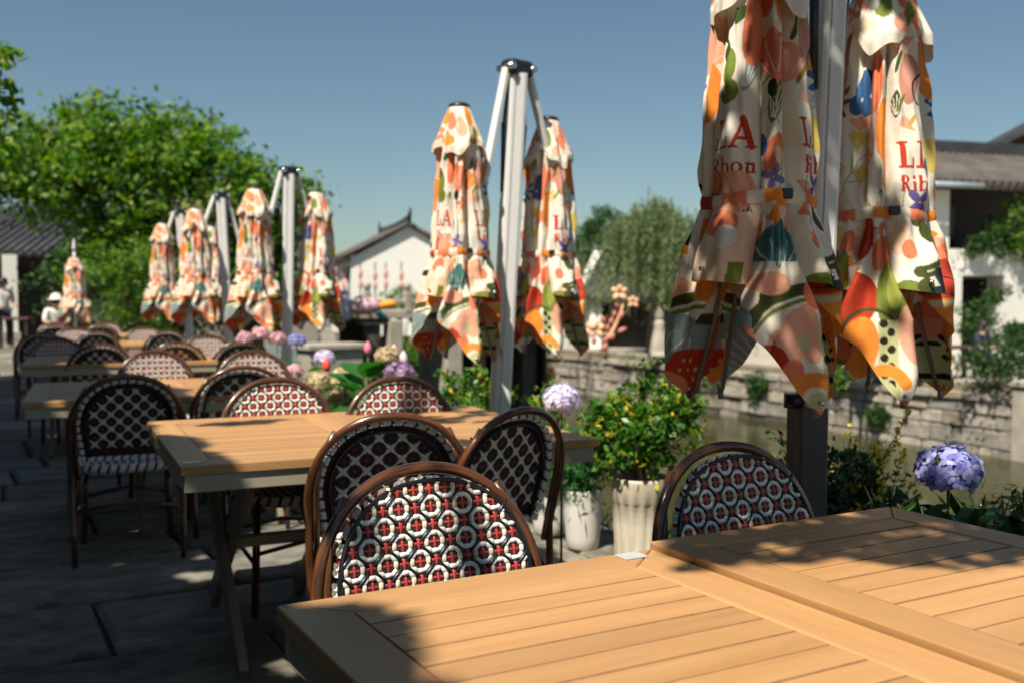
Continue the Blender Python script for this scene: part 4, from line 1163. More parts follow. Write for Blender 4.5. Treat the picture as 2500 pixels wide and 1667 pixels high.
def canopy_mesh(name, nth, nt, prints, seed, GORE=GORE):
    r_ = np.random.default_rng(seed)
    ph = r_.uniform(0, 6.28, 12)
    th = np.linspace(0, 2 * math.pi, nth, endpoint=False)
    warp = np.mod(th + .07 * np.sin(2 * th + ph[0]) + .05 * np.sin(3 * th + ph[1]), 2 * math.pi)
    HC = math.radians(14.5); HM = math.pi / 4 - HC
    k4 = np.round(warp / (math.pi / 2)); d4 = warp - k4 * math.pi / 2
    k = (2 * k4 + np.where(d4 > HC, 1, 0) - np.where(d4 < -HC, 1, 0)).astype(int) % 8
    q = np.where(np.abs(d4) <= HC, d4 / HC, (np.where(d4 > 0, d4 - math.pi / 4, d4 + math.pi / 4)) / HM)
    mid = (k % 2 == 1)
    aq = np.abs(q)
    tip = .30 + .25 * np.sin(k * 2.1 + ph[2])
    hc = np.where(q < tip, 1 - .20 * (tip - q) / (1 + tip), 1 - .17 * (q - tip) / (1 - tip))
    hm = .735 + .03 * np.clip((aq - .8) / .2, 0, 1) + .008 * np.sin(q * 2 + k)
    tmax = np.where(mid, hm, .70)
    tau = np.linspace(0, 1, nt) ** .92
    T = .075 + (tmax[None, :] - .075) * tau[:, None]
    TH0 = np.broadcast_to(th, T.shape)
    R = np.interp(T, [0, .08, .16, .22, .35, .5, .555, .567, .58, .66, .72, .80, .90, 1.0], [.05, .085, .112, .118, .134, .152, .151, .149, .154, .184, .196, .208, .216, .222])
    Q = np.broadcast_to(q, T.shape); A = np.abs(Q); M = np.broadcast_to(mid, T.shape); K = np.broadcast_to(k, T.shape)
    dp = np.interp(T, [0, .1, .3, .5, .567, .64, .75, 1.0], [.2, .42, .42, .30, .16, .38, .52, .50]) * np.where(M, 1, .8)
    R = R * (1 - dp * A ** 2.6)
    R = R * (1 + .07 * np.sin(K * 1.9 + ph[3]) * np.interp(T, [.1, .5, .57, .65, 1], [1, .7, .2, .8, 1]))
    R = R + np.where(M, .022 * np.clip((T - .60) / .13, 0, 1) * (1 - A ** 3), -.012 * np.clip((T - .58) / .1, 0, 1) * (1 - np.clip((T - .78) / .1, 0, 1)))
    am = np.interp(T, [.08, .2, .5, .567, .62, .75, 1], [.3, 1, .8, .35, 1, 1.2, .9])
    R = R + am * (.0060 * np.cos(Q * 4.4 + K * 1.7 + ph[4] + T * 3) + .0040 * np.cos(Q * 8.5 + K * 2.9 - T * 6 + ph[5])) * (1 - .5 * A)
    R = R + .0035 * am * np.sin(T * 22 + K * 1.3 + Q * 2) + .0022 * np.sin(T * 47 + Q * 5 + K)
    R = R + .0055 * am * np.sin(TH0 * 9 + T * 14 + 2 * np.sin(T * 9 + K)) * np.sin(T * 13 + K * 2.2) + .0035 * am * np.sin(TH0 * 23 - T * 31 + K)
    # gather lines just above and below the strap
    gp = np.exp(-((T - .567) / .05) ** 2)
    R = R - .004 * gp * np.abs(np.sin(np.broadcast_to(th, T.shape) * 17 + 2 * np.sin(T * 40)))
    TH = np.broadcast_to(th, T.shape) + .05 * np.sin(T * 5 + ph[6]) + .03 * np.sin(T * 11 + ph[7])
    V = np.stack([R * np.cos(TH), R * np.sin(TH), -T * LC], -1).reshape(-1, 3)
    S = (Q * np.where(M, HM, HC) * np.interp(T, [0, .3, .567, .8, 1], [.13, .145, .172, .235, .25])).ravel() * 1.08
    Z = (T * LC).ravel(); Kf = K.ravel()
    col = np.zeros((len(S), 3))
    for kk in range(8):
        m = Kf == kk
        p = Paint(S[m], Z[m], seed * 10 + kk); prints[kk](p); col[m] = p.c
    i = np.arange(nt - 1)[:, None] * nth; j = np.arange(nth)[None, :]; j2 = (j + 1) % nth
    F = np.stack([i + j, i + nth + j, i + nth + j2, i + j2], -1).reshape(-1, 4)
    # four corner gores hang below and between the flaps, down to the rib tips
    G = V.reshape(nt, nth, 3); tips = [None] * 8
    for kk in range(1, 8, 2):
        ids = np.where(k == kk)[0]; tips[kk] = G[-1, ids[np.argmin(np.abs(q[ids]))]]
    Vs, Fs, Cs = [V], [F], [col]; base = len(V)
    n1, n2 = max(60, nth // 5), max(60, nt // 2)
    for kk in range(0, 8, 2):
        ids = np.where(k == kk)[0]; c0 = th[ids[np.argmin(np.abs(q[ids]))]]
        u = np.linspace(-1, 1, n1); tp = {0: .62, 2: .3, 4: -.66, 6: .50}[kk] + .06 * math.sin(seed + kk)
        hem = np.where(u < tp, 1 - (.25 if tp > 0 else .10) * ((tp - u) / (1 + tp)) ** .9, 1 - (.10 if tp > 0 else .25) * ((u - tp) / (1 - tp)) ** .9) - .012 * math.sin(kk * 3.3 + 1) ** 2
        hem = hem - .018 * np.exp(-((u - tp) / .05) ** 2) * 0 + .006 * np.sin(u * 9 + kk)
        hem = np.where(np.abs(u - tp) < .05, np.minimum(hem, .992), hem)
        v = np.linspace(0, 1, n2)[:, None]
        Tg = .60 + (hem[None, :] - .60) * v
        U = np.broadcast_to(u, Tg.shape)
        half = np.radians(np.interp(Tg, [.60, .70, .80, .92, 1.0], [13, 24, 47, 50, 46]))
        Rg = np.interp(Tg, [.60, .66, .72, .80, .90, 1.0], [.150, .178, .194, .210, .222, .232])
        Rg = Rg * (1 - .40 * np.abs(U) ** 2.6 * np.interp(Tg, [.6, .74, 1], [.6, 1, .8]))
        Rg = Rg + .019 * np.cos(U * 5.2 + kk + Tg * 4) * np.interp(Tg, [.6, .75, 1], [.2, 1, 1]) + .010 * np.sin(U * 11 + kk * 2 + Tg * 9) + .004 * np.sin(Tg * 40 + U * 4)
        an = c0 + U * half + .04 * np.sin(Tg * 7 + kk)
        Vg = np.stack([Rg * np.cos(an), Rg * np.sin(an), -Tg * LC], -1).reshape(-1, 3)
        i = np.arange(n2 - 1)[:, None] * n1; j = np.arange(n1 - 1)[None, :]
        Fg = np.stack([i + j, i + n1 + j, i + n1 + j + 1, i + j + 1], -1).reshape(-1, 4)
        p = Paint((U * half * Rg * .92).ravel(), (Tg * LC).ravel(), seed * 20 + kk); prints[kk](p); GORE[kk](p)
        Vs.append(Vg); Fs.append(Fg + base); Cs.append(p.c); base += len(Vg)
        tips[kk] = Vg.reshape(n2, n1, 3)[-1, int((tp + 1) / 2 * (n1 - 1))]
    V, F, col = np.concatenate(Vs), np.concatenate(Fs), np.concatenate(Cs)
    it = int(np.argmin(np.abs(T[:, 0] - .567)))
    strap = []
    for jj in range(0, nth, max(1, nth // 96)):
        ii = int(np.argmin(np.abs(T[:, jj] - .567))); strap.append(G[ii, jj])
    return np_mesh(name, V, F, M_cloth, col, True), tips, np.array(strap)
nt = NT('printed_canvas'); b = nt.b
a = nt.n('ShaderNodeAttribute', attribute_name='print')
tc = nt.n('ShaderNodeTexCoord'); no = nt.n('ShaderNodeTexNoise', Scale=9, Detail=5); nt.l(tc.outputs['Object'], no.inputs['Vector'])
mr = nt.n('ShaderNodeMapRange'); mr.inputs[3].default_value = .88; mr.inputs[4].default_value = 1.06; nt.l(no.outputs[0], mr.inputs[0])
mx = nt.n('ShaderNodeVectorMath', operation='SCALE'); nt.l(a.outputs['Color'], mx.inputs[0]); nt.l(mr.outputs[0], mx.inputs['Scale'])
nt.l(mx.outputs[0], b.inputs['Base Color']); b.inputs['Roughness'].default_value = .75; b.inputs['Specular IOR Level'].default_value = .25
n2 = nt.n('ShaderNodeTexNoise', Scale=28, Detail=4); nt.l(tc.outputs['Object'], n2.inputs['Vector'])
bp = nt.n('ShaderNodeBump', Strength=.35, Distance=.006); nt.l(n2.outputs[0], bp.inputs['Height']); nt.l(bp.outputs[0], b.inputs['Normal'])
tr = nt.n('ShaderNodeBsdfTranslucent'); nt.l(mx.outputs[0], tr.inputs[0])
ms = nt.n('ShaderNodeMixShader'); ms.inputs[0].default_value = .18
nt.l(b.outputs[0], ms.inputs[1]); nt.l(tr.outputs[0], ms.inputs[2]); nt.l(ms.outputs[0], nt.t.nodes['Material Output'].inputs[0])
M_cloth = nt.m
M_alu = pmat('grey_aluminium', (.66, .65, .63), (.73, .72, .70), 3, .45, .0, bump=.1, bscale=60)
M_plastic = pmat('black_plastic', (.012, .013, .016), (.02, .021, .025), 8, .38)
M_chrome = pmat('steel_bolt', (.6, .6, .6), None, 3, .25, 1.0)
M_rib = pmat('rib_metal', (.22, .19, .16), (.28, .25, .21), 5, .45, .3)
M_strap = M_cloth
def hood_mesh(nth, nt_, seed, cols):
    r_ = np.random.default_rng(seed); ph = r_.uniform(0, 6.28, 6)
    th = np.linspace(0, 2 * math.pi, nth, endpoint=False); u = np.linspace(0, 1, nt_)
    TH, U = np.meshgrid(th, u)
    c4 = np.abs(np.cos(TH * 2 + ph[0])) ** .8
    R = .050 + .060 * U ** .7 + U ** 1.6 * (.010 + .034 * c4) + .005 * U * np.sin(TH * 8 + ph[1]) + .004 * U * np.sin(TH * 17 + ph[3])
    Zz = -.012 - U * (.190 + .05 * c4 + .022 * np.sin(TH * 3 + ph[2]) + .012 * np.sin(TH * 9 + ph[4])) 
    lip = U > .86
    R = R - np.where(lip, (U - .86) * .10, 0)
    V = np.stack([R * np.cos(TH), R * np.sin(TH), Zz], -1).reshape(-1, 3)
    i = np.arange(nt_ - 1)[:, None] * nth; j = np.arange(nth)[None, :]; j2 = (j + 1) % nth
    F = np.stack([i + j, i + nth + j, i + nth + j2, i + j2], -1).reshape(-1, 4)
    p = Paint((TH * .15).ravel(), (-Zz).ravel())
    W = .15 * 2 * math.pi
    for n_ in range(11):
        x = W * (n_ + .3) / 11; cl = cols[n_ % len(cols)]
        p.el(x, .06 + .03 * (n_ % 3), .040, .055, cl, 20 * n_); 
        if n_ % 3 == 0: p.flower(x + .03, .15, .05, 5, cols[(n_ + 1) % len(cols)], CRM)
        if n_ % 2: p.el(x, .19, .045, .03, cols[(n_ + 2) % len(cols)])
        if n_ % 4 == 1: p.leaf(x, .2, .10, .045, -60, OLV, DOL, 0)
    return np_mesh('hood', V, F, M_cloth, p.c, True)
PL = [pr_corr, pr_mid1, pr_corl, pr_mida, pr_corl, pr_mid1, pr_corc, pr_mid2]
PR = [pr_corr, pr_mid1, pr_corc, pr_mida, pr_corr, pr_mid1, pr_corb, pr_mid2]
PR[5] = pr_mida
HL = [ORG, COR_, SAL, ORG, PCH, ROS]; HR = [SAL, COR_, OLV, PCH, COR_, SAL]
def canopy_parts(key, nth, nt_, prints, seed, hood):
    me, tips, strap = canopy_mesh('canopy', nth, nt_, prints, seed, GORE if prints is PL else {**GORE, 6: g_mixed, 4: g_centre})
    return dict(me=me, tips=tips, strap=strap, hood=hood_mesh(min(nth, 220), 40, seed + 3, hood))
CP = {'Ln': canopy_parts('Ln', 620, 400, PL, 11, HL), 'Rn': canopy_parts('Rn', 620, 400, PR, 23, HR),
      'Lf': canopy_parts('Lf', 320, 200, PL, 31, HL), 'Rf': canopy_parts('Rf', 320, 200, PR, 47, HR),
      'Lg': canopy_parts('Lg', 260, 170, PL, 58, HL), 'Rg': canopy_parts('Rg', 260, 170, PR, 63, HR)}
def cap_mesh():
    m = MB(); m.lathe([(.001, .012), (.035, .010), (.052, .002), (.056, -.010), (.050, -.022), (.03, -.026)], n=20); return m.mesh('top_cap', M_plastic)
ME_CAP = cap_mesh()
def buckle_mesh():
    m = MB(); m.box((0, 0, 0), (.032, .012, .026), bevel=.003); return m.mesh('buckle', M_plastic)
ME_BUC = buckle_mesh()
m = MB(); m.tube([(0, 0, .02), (0, 0, -.012)], .0085, 8); ME_TIPC = m.mesh('rib_tip', M_rib)
m = MB(); m.lathe([(.001, .006), (.006, .004), (.008, -.001), (.005, -.006), (.001, -.007)], n=10); ME_STUD = m.mesh('stud', M_chrome)
def hang_canopy(t, key, off, zt, rz):
    c = CP[key]
    o = link('canopy', c['me'], t, (off[0], off[1], zt), (0, 0, rz))
    link('top_cap', ME_CAP, o); link('hood', c['hood'], o)
    if 'strap_me' not in c:
        S = c['strap']; n = len(S); a = np.arctan2(S[:, 1], S[:, 0]); r = np.hypot(S[:, 0], S[:, 1])
        r = np.maximum(r, (np.roll(r, 1) + np.roll(r, -1) + np.roll(r, 2) + np.roll(r, -2)) / 4) + .0035
        rows = []
        for dz, dr in ((.017, .0), (.006, .003), (-.006, .003), (-.017, .0)):
            rows.append(np.stack([(r + dr) * np.cos(a), (r + dr) * np.sin(a), -.567 * LC + dz + .006 * np.sin(a * 3)], -1))
        V = np.concatenate(rows); i = np.arange(3)[:, None] * n; j = np.arange(n)[None, :]; j2 = (j + 1) % n
        F = np.stack([i + j, i + n + j, i + n + j2, i + j2], -1).reshape(-1, 4)
        p = Paint(np.tile(a * .15, 4), V[:, 2])
        pal = [ORG, COR_, (.70, .16, .03), SAL, ORG, RED, COR_]
        for q in range(9): p.put(np.abs(np.mod(p.S + 1 - q * .107, .95)) < .06, pal[q % 7])
        c['strap_me'] = np_mesh('strap', V, F, M_strap, p.c, True)
        f = math.radians(-72); jj = int(np.argmin(np.abs(np.mod(a - f + math.pi, 2 * math.pi) - math.pi)))
        c['buc'] = (r[jj] + .006, a[jj], V[jj + n, 2])
        m = MB()
        for kk in range(8):
            tp = c['tips'][kk]; hr = np.array([tp[0], tp[1]]) * .80
            m.tube([(tp[0] * .15, tp[1] * .15, -.10), (hr[0] * .5, hr[1] * .5, -.45), (tp[0] * .88, tp[1] * .88, tp[2] + .03)], .007, 5)
        c['rib_me'] = m
        c['ribs'] = []
        for kk in range(8):
            tp = c['tips'][kk]; m = MB()
            m.tube([(tp[0] * .15, tp[1] * .15, -.10), (tp[0] * .28, tp[1] * .28, -.45), (tp[0] * .36, tp[1] * .36, -.74), (tp[0] * .62, tp[1] * .62, -.90 if kk % 2 else -1.05), (tp[0] * .90, tp[1] * .90, tp[2] + .02)], .007, 5)
            c['ribs'].append(m.mesh('rib', M_rib))
    link('strap', c['strap_me'], o)
    r, a, z = c['buc']; link('buckle', ME_BUC, o, (r * math.cos(a), r * math.sin(a), z), (0, 0, a + math.pi / 2))
    for kk in range(8):
        link('rib', c['ribs'][kk], o)
        tp = c['tips'][kk]
        if kk % 2 == 0: link('rib_tip', ME_TIPC, o, (tp[0] * .94, tp[1] * .94, tp[2] + .004))
        link('stud', ME_STUD, o, (tp[0] * 1.015, tp[1] * 1.015, tp[2] + .03))
    return o
def parasol(label, mid, lean, offL, offR, near=False, gap=0.0, keys=None, zt=2.23, zp=2.36, fat=1.10):
    """double cantilever parasol, both canopies folded, on one pole"""
    lx, ly = CYW * lean, -SYW * lean                  # lean towards the picture's right, per metre of height
    bx, by = mid[0] - lx * H, mid[1] - ly * H
    t = thing('folded_parasol', label, 'parasol', (bx, by, 0), 0, 'folded double parasols along the canal')
    def P(z, dx=0, dy=0): return Vector((lx * z + dx, ly * z + dy, z))
    rz = math.atan2(offR[1] - offL[1], offR[0] - offL[0])
    # post: rounded rectangular profile with two grooves
    m = MB(); hw, hd, c_ = (.037, .044, .014) if near else (.050, .054, .018)
    prof = [(-hw + c_, -hd), (-.018, -hd), (-.018, -hd + .008), (-.010, -hd + .008), (-.010, -hd), (hw - c_, -hd), (hw - .004, -hd + .006), (hw, -hd + c_), (hw, hd - c_), (hw - .005, hd - .005), (hw - c_, hd), (-hw + c_, hd), (-hw + .005, hd - .005), (-hw, hd - c_), (-hw, -hd + c_), (-hw + .005, -hd + .005)]
    rq = rz - math.radians(28); ca, sa = math.cos(rq), math.sin(rq); n = len(prof); L = [0, 1.1, 2.0, zp]; vs = []
    for z in L:
        b_ = P(z)
        for (x, y_) in prof: vs.append((b_.x + x * ca - y_ * sa, b_.y + x * sa + y_ * ca, z))
    fs = [(i * n + j, i * n + (j + 1) % n, (i + 1) * n + (j + 1) % n, (i + 1) * n + j) for i in range(3) for j in range(n)]
    fs.append(tuple(3 * n + j for j in range(n)))
    m.add(vs, fs); pole = m.obj('pole', M_alu, t)
    m = MB()
    for z in (.95,): 
        b_ = P(z, *(Vector((-.055 * ca, -.055 * sa)))); m.tube([b_ + Vector((0, 0, -.02)), b_ + Vector((0, 0, .02))], .03, 12)
    m.obj('crank_knob', M_plastic, t)
    if near:
        m = MB(); b_ = P(.47); m.box(b_, (.084, .098, .93), Euler((0, 0, rq)), bevel=.006); m.obj('post_sleeve', pmat('dark_brown_casing', (.07, .055, .045), (.13, .105, .085), 6, .7, bump=.4, stretch=(1, 1, .15)), t)  # dark brown casing added round the lower pole
    m = MB(); m.box(P(.012), (.34, .34, .024), Euler((0, 0, rq)), bevel=.004); m.obj('base_plate', M_alu, t)
    hz = zp + .03; b_ = P(hz)
    m = MB(); m.box(b_, (.17, .10, .085), Euler((0, 0, rz)), bevel=.018); m.obj('head', M_plastic, t)
    dr = Vector((math.cos(rz), math.sin(rz), 0)); nr = Vector((dr.y, -dr.x, 0))
    for s, off in ((-1, offL), (1, offR)):
        a0 = b_ + dr * s * .075; hub = P(zp - .60) + Vector((off[0], off[1], 0)) * .84
        kk = MB(); kk.tube([a0 + nr * .062 , a0 - nr * .062], .018, 10); kk.obj('bolt', M_chrome, t)
        v = hub - a0; ln = v.length
        ang = math.atan2(v.z, math.hypot(v.x, v.y)); az = math.atan2(v.y, v.x)
        Mx = (Matrix.Rotation(az, 3, 'Z') @ Matrix.Rotation(-ang, 3, 'Y'))
        kk = MB(); kk.box(a0 + v * .5, (ln, .045, .032), Mx, bevel=.006); kk.obj('arm', M_alu, t)
        kk = MB(); g0 = P(zp - .04, *(dr.xy * s * .055)); g1 = P(zp - .26, *(dr.xy * s * .075)); g2 = P(zp - .62, *(dr.xy * s * .058))
        kk.tube([g0, g1], .008, 7); kk.tube([g1, g2], .013, 8); kk.obj('gas_strut', M_plastic, t)
    kl, kr = keys or (('Ln', 'Rn') if near else ('Lf', 'Rf'))
    for k_, off, ex in ((kl, offL, 12), (kr, offR, -2)):
        w = Vector((bx + off[0], by + off[1])); d = -w
        o = hang_canopy(t, k_, off, zt + random.uniform(-.015, .005), math.atan2(d.y, d.x) + math.pi / 2 + math.radians(ex) + (0 if near else random.uniform(-.2, .2)))
        if not near: o.scale = (fat, fat, 1.02)
    return t
parasol('nearest folded floral parasol pair, dappled with leaf shade at right', (2.13, 2.056), .030, (-.225, -.055), (.325, .02), True, zp=2.44)
parasol('sunlit folded parasol pair with black headed pole in mid picture', (2.54, 4.655), .052, (-.24, -.085), (.375, .055), zp=2.415, fat=1.0)
parasol('folded parasol pair with pale pole right of the tree crown', (2.62, 8.96), .022, (-.28, -.06), (.33, .07))
parasol('folded parasol pair behind the pale pole, standing before the tree', (2.64, 11.43), -.043, (-.40, -.07), (.26, .06), keys=('Lg', 'Rg'))
parasol('rearmost folded parasol pair at the left of the row', (2.67, 13.84), -.07, (-.40, -.07), (.25, .06))
# single parasol on a centre pole, far left
p_ = at(183, 18.9)
t = thing('centre_pole_parasol', 'small folded floral parasol with white spike far left before the hall', 'parasol', (p_.x, p_.y, 0))
m = MB(); m.tube([(0, 0, 0), (0, 0, 2.12)], .022, 10); m.lathe([(.03, 2.12), (.035, 2.2), (.012, 2.34), (.001, 2.36)], n=10); m.obj('pole', pmat('white_pole', (.72, .72, .7), None, 3, .4), t)
m = MB(); m.box((0, 0, .05), (.5, .5, .1), bevel=.02); m.obj('base_plate', M_dressed, t)
o = hang_canopy(t, 'Lg', (0, 0), 2.02, math.atan2(-p_.y, -p_.x) + math.pi / 2 + .5); o.scale = (1.3, 1.3, 1.0)
# ------------------------------------------------------------------ pots and plants by the canal edge
M_pot = pmat('white_glazed_pot', (.62, .59, .54), (.72, .69, .63), 4, .5, bump=.15, bscale=20)
M_pot2 = pmat('cream_fluted_pot', (.55, .48, .36), (.64, .57, .45), 4, .6, bump=.2, bscale=25)
M_soil = pmat('potting_soil', (.02, .014, .01), (.05, .035, .025), 20, .95)
def pot(label, x, y, r, h, fluted=False):
    t = thing('plant_pot', label, 'plant pot', (x, y, .012), 0, 'pale pots along the canal edge')
    m = MB()
    if fluted:
        prof = [(r * .86, 0), (r * .88, .01), (r * .93, h * .45), (r * .97, h * .72), (r * 1.0, h * .74), (r * 1.02, h * .97), (r * 1.03, h), (r * .92, h), (r * .9, h * .9)]
        m.lathe(prof, n=96, rfun=lambda a, z: 1 - (.055 * max(0, math.cos(a * 16)) if z < h * .73 and z > .001 else 0))
    else:
        prof = [(r * .70, 0), (r * .78, .012), (r * .86, h * .2), (r * .95, h * .6), (r * .99, h * .93), (r * 1.0, h * .985), (r * .965, h), (r * .92, h * .985), (r * .9, h * .88)]
        m.lathe(prof, n=40)
    m.obj('pot_body', M_pot2 if fluted else M_pot, t)
    m = MB(); m.lathe([(.001, h * .9), (r * .905, h * .89)], n=24); m.obj('soil', M_soil, t)
    return t
def bush(name, label, cat, x, y, z, ells, n, per, r, L, W, mat, stems=7, smat=None, group=None, up=.4, droop=None, shell=.35):
    t = thing(name, label, cat, (x, y, z), 0, group)
    C, P = clumps(ells, n, r, per, shell)
    m = MB()
    for c in C[rng.choice(len(C), min(stems, len(C)), replace=False)]:
        m.tube([(c[0] * .1, c[1] * .1, -.04), (c[0] * .45, c[1] * .45, c[2] * .5), tuple(c)], [.009, .006, .003], 5)
    m.obj('stems', smat or M_bark, t)
    leaf_obj('foliage', P, L, W, mat, t, up, droop)
    return t
pot('plain white pot with feathery plant, left of the fluted pot', 2.66, 4.08, .098, .30)
pot('white pot half hidden behind the turned chair back', 2.68, 4.42, .105, .30)
pot('cream fluted pot holding the yellow flecked bush', 2.76, 3.74, .135, .40, True)
bush('potted_bush', 'dense bush of green leaves flecked yellow in the fluted pot', 'bush', 2.78, 3.74, .38,
     [(.0, 0, .28, .26, .24, .20), (-.06, .05, .18, .2, .2, .15), (.10, -.06, .36, .16, .15, .13), (.02, .04, .46, .05, .05, .18), (-.10, .08, .30, .15, .15, .12), (.17, -.12, .40, .05, .05, .16), (-.20, .12, .26, .10, .10, .08)], 230, 16, .055, .042, .022, M_bush, 26)
bush('feathery_plant', 'soft feathery green plant in the plain white pot', 'plant', 2.66, 4.08, .27,
     [(0, 0, .14, .17, .17, .14), (-.04, 0, .20, .12, .12, .13)], 90, 50, .06, .045, .006, M_fern, 14, M_green_stem, None, .2)
bush('trailing_plant', 'green trailing plant in the half hidden white pot', 'plant', 2.68, 4.42, .27, [(0, 0, .14, .17, .17, .14)], 50, 24, .06, .045, .02, M_fern, 10, M_green_stem)
bush('low_shrub', 'bright low shrub behind the right end of the second row table', 'shrub', 2.72, 5.15, .0,
     [(0, .05, .55, .16, .16, .28), (-.12, .2, .6, .12, .12, .22)], 90, 18, .06, .045, .024, M_bush, 16)
bush('low_shrub', 'small bright shrub beside the pale lilac hydrangea', 'shrub', 2.72, 4.55, .0, [(0, 0, .55, .12, .12, .24), (-.05, -.15, .5, .1, .1, .16)], 60, 16, .05, .04, .02, M_bush, 14)
# shrub with yellow flower spikes behind the nearest pole
ysh = bush('yellow_flower_shrub', 'dark green shrub with yellow flower spikes around the nearest pole', 'shrub', 2.60, 2.44, .0,
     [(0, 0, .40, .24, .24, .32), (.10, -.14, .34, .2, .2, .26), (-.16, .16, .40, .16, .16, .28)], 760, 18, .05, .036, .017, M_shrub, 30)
PY, PLf = [], []
m = MB()
for i in range(56):
    a = random.uniform(0, 6.28); q = random.uniform(.08, .34); h0 = random.uniform(.50, .72) - q * .35
    b0 = Vector((q * math.cos(a) * .9, q * math.sin(a) * .9, h0)); d = Vector((math.cos(a) * random.uniform(.1, .8), math.sin(a) * random.uniform(.1, .8), random.uniform(.5, 1))).normalized()
    ln = random.uniform(.10, .24)
    m.tube([b0 - d * .15, b0 + d * ln], [.003, .0015], 4)
    for k in range(26):
        u = k / 26; (PY if u > .5 and i % 3 != 1 else PLf).append(b0 + d * ln * u + Vector((random.gauss(0, .009), random.gauss(0, .009), random.gauss(0, .006))))
setp(m.obj('flower_stems', M_green_stem, ysh), kind='stuff')
setp(leaf_obj('yellow_flowers', [tuple(p) for p in PY], .022, .017, M_yellow, ysh), kind='stuff')
leaf_obj('upper_leaves', [tuple(p) for p in PLf], .028, .010, M_shrub, ysh)
# hydrangeas
def petalmat(name, stops, tr=.3): return leafmat(name, stops, tr, .6)
M_hb = petalmat('blue_lilac_petal', [(0, (.14, .17, .48)), (.5, (.34, .34, .66)), (1, (.66, .62, .82))], .25)
M_hl = petalmat('pale_lilac_petal', [(0, (.50, .44, .66)), (.5, (.68, .62, .78)), (1, (.80, .76, .84))], .25)
M_hp = petalmat('pink_petal', [(0, (.60, .30, .36)), (.6, (.72, .45, .48)), (1, (.80, .62, .60))], .25)
M_hc = petalmat('cream_petal', [(0, (.45, .36, .18)), (.6, (.62, .52, .30)), (1, (.70, .52, .46))], .25)
M_hv = petalmat('purple_petal', [(0, (.22, .12, .26)), (.6, (.42, .28, .44)), (1, (.60, .46, .58))], .25)
def head(r, n, seed, flat=.82, ps=.3):
    """a mop head: florets of four rounded petals over a dome"""
    q = np.random.default_rng(seed)
    i = np.arange(n) + .5
    z = 1 - i / n * 1.62; a = i * 2.39996
    D = np.stack([np.sqrt(np.maximum(0, 1 - z * z)) * np.cos(a), np.sqrt(np.maximum(0, 1 - z * z)) * np.sin(a), z], -1)
    D = unit(D + q.normal(size=D.shape) * .10)
    C = D * r * q.uniform(.84, 1.06, (n, 1)); C[:, 2] *= flat
    V, F = [], []
    for c, d in zip(C, D):
        d = unit(d + q.normal(size=3) * .28)
        t = unit(np.cross(d, [0.3, .2, 1.0])); s = np.cross(d, t); rot = q.uniform(0, 1.57); pr = r * ps * q.uniform(.8, 1.15)
        for k in range(4):
            f = rot + k * math.pi / 2 + q.normal() * .1
            u = t * math.cos(f) + s * math.sin(f); w = np.cross(d, u)
            b = len(V); up = q.uniform(.0, .22)
            V += [c, c + u * pr * .45 + w * pr * .40 + d * pr * up * .5, c + u * pr * .92 + w * pr * .22 + d * pr * up * .4, c + u * pr * .92 - w * pr * .22 + d * pr * up * .4, c + u * pr * .45 - w * pr * .40 + d * pr * up * .5]
            F.append((b, b + 1, b + 2, b + 3, b + 4))
    return np.array(V), np.array(F)
def big_leaf_mesh():
    m = MB(); vs, fs = [], []
    for i in range(6):
        u = i / 5; w = .5 * math.sin(math.pi * min(1, u * .92 + .06)) ** .8 * .55
        for q in (-1, -.5, 0, .5, 1): vs.append((u, q * w, -.22 * u * u + .10 * abs(q) * w * 2 + .02 * math.sin(u * 14) * (q != 0)))
    for i in range(5):
        for q in range(4): fs.append((i * 5 + q, i * 5 + q + 1, i * 5 + q + 6, i * 5 + q + 5))
    m.add(vs, fs, 0, True); return m.mesh('leaf', M_hosta)
ME_LEAF = big_leaf_mesh()
def hydrangea(label, x, y, heads, leaves, z0=0.0, lscale=.16, group='hydrangeas in the planting strip'):
    """heads: (dx, dy, z, radius, material); leaves: count in a mound below"""
    t = thing('hydrangea', label, 'hydrangea', (x, y, z0), 0, group)
    for k, (dx, dy, z, r, mat) in enumerate(heads):
        V, F = head(r, 150 if r > .06 else 90, int(x * 100 + k), ps=.24 if r > .06 else .3)
        h = link('flower_head', np_mesh('flower_head', V, F, mat), t, (dx, dy, z))
        m = MB(); m.lathe([(.001, -r * .62), (r * .42, -r * .45), (r * .68, -r * .1), (r * .70, r * .2), (r * .5, r * .5), (.001, r * .62)], n=14); m.obj('calyx', M_shrub, h)
        m = MB(); m.tube([(dx * .3, dy * .3, 0), (dx * .8, dy * .8, z * .55), (dx, dy, z - r * .5)], [.007, .005, .004], 6); m.obj('stem', M_green_stem, t)
    zt = np.mean([h_[2] for h_ in heads])
    for i in range(leaves):
        a = i * 2.4 + random.uniform(-.4, .4); q = random.uniform(.02, .16); hz = random.uniform(.35, .82) * zt
        s = lscale * random.uniform(.7, 1.25)
        link('leaf', ME_LEAF, t, (q * math.cos(a), q * math.sin(a), hz), (random.uniform(-.35, .35), random.uniform(-.65, .25), a), (s, s, s))
    return t
p_ = at(1371, 3.95, 975); hydrangea('pale lilac hydrangea head on a tall stem behind the turned chair', p_.x, p_.y, [(0, 0, p_.z, .074, M_hl)], 0)
p_ = at(2316, 2.68, 1150); hydrangea('large blue violet hydrangea standing at the right front table', p_.x, p_.y, [(0, 0, p_.z, .082, M_hb)], 12, lscale=.13)
p_ = at(792, 7.0, 875); hydrangea('round pale blue hydrangea above the cream heads', p_.x, p_.y, [(0, 0, p_.z, .072, M_hl)], 8)
p_ = at(725, 8.2, 832); hydrangea('violet blue hydrangea beside the pale pole', p_.x, p_.y, [(0, 0, p_.z, .07, M_hb)], 8)
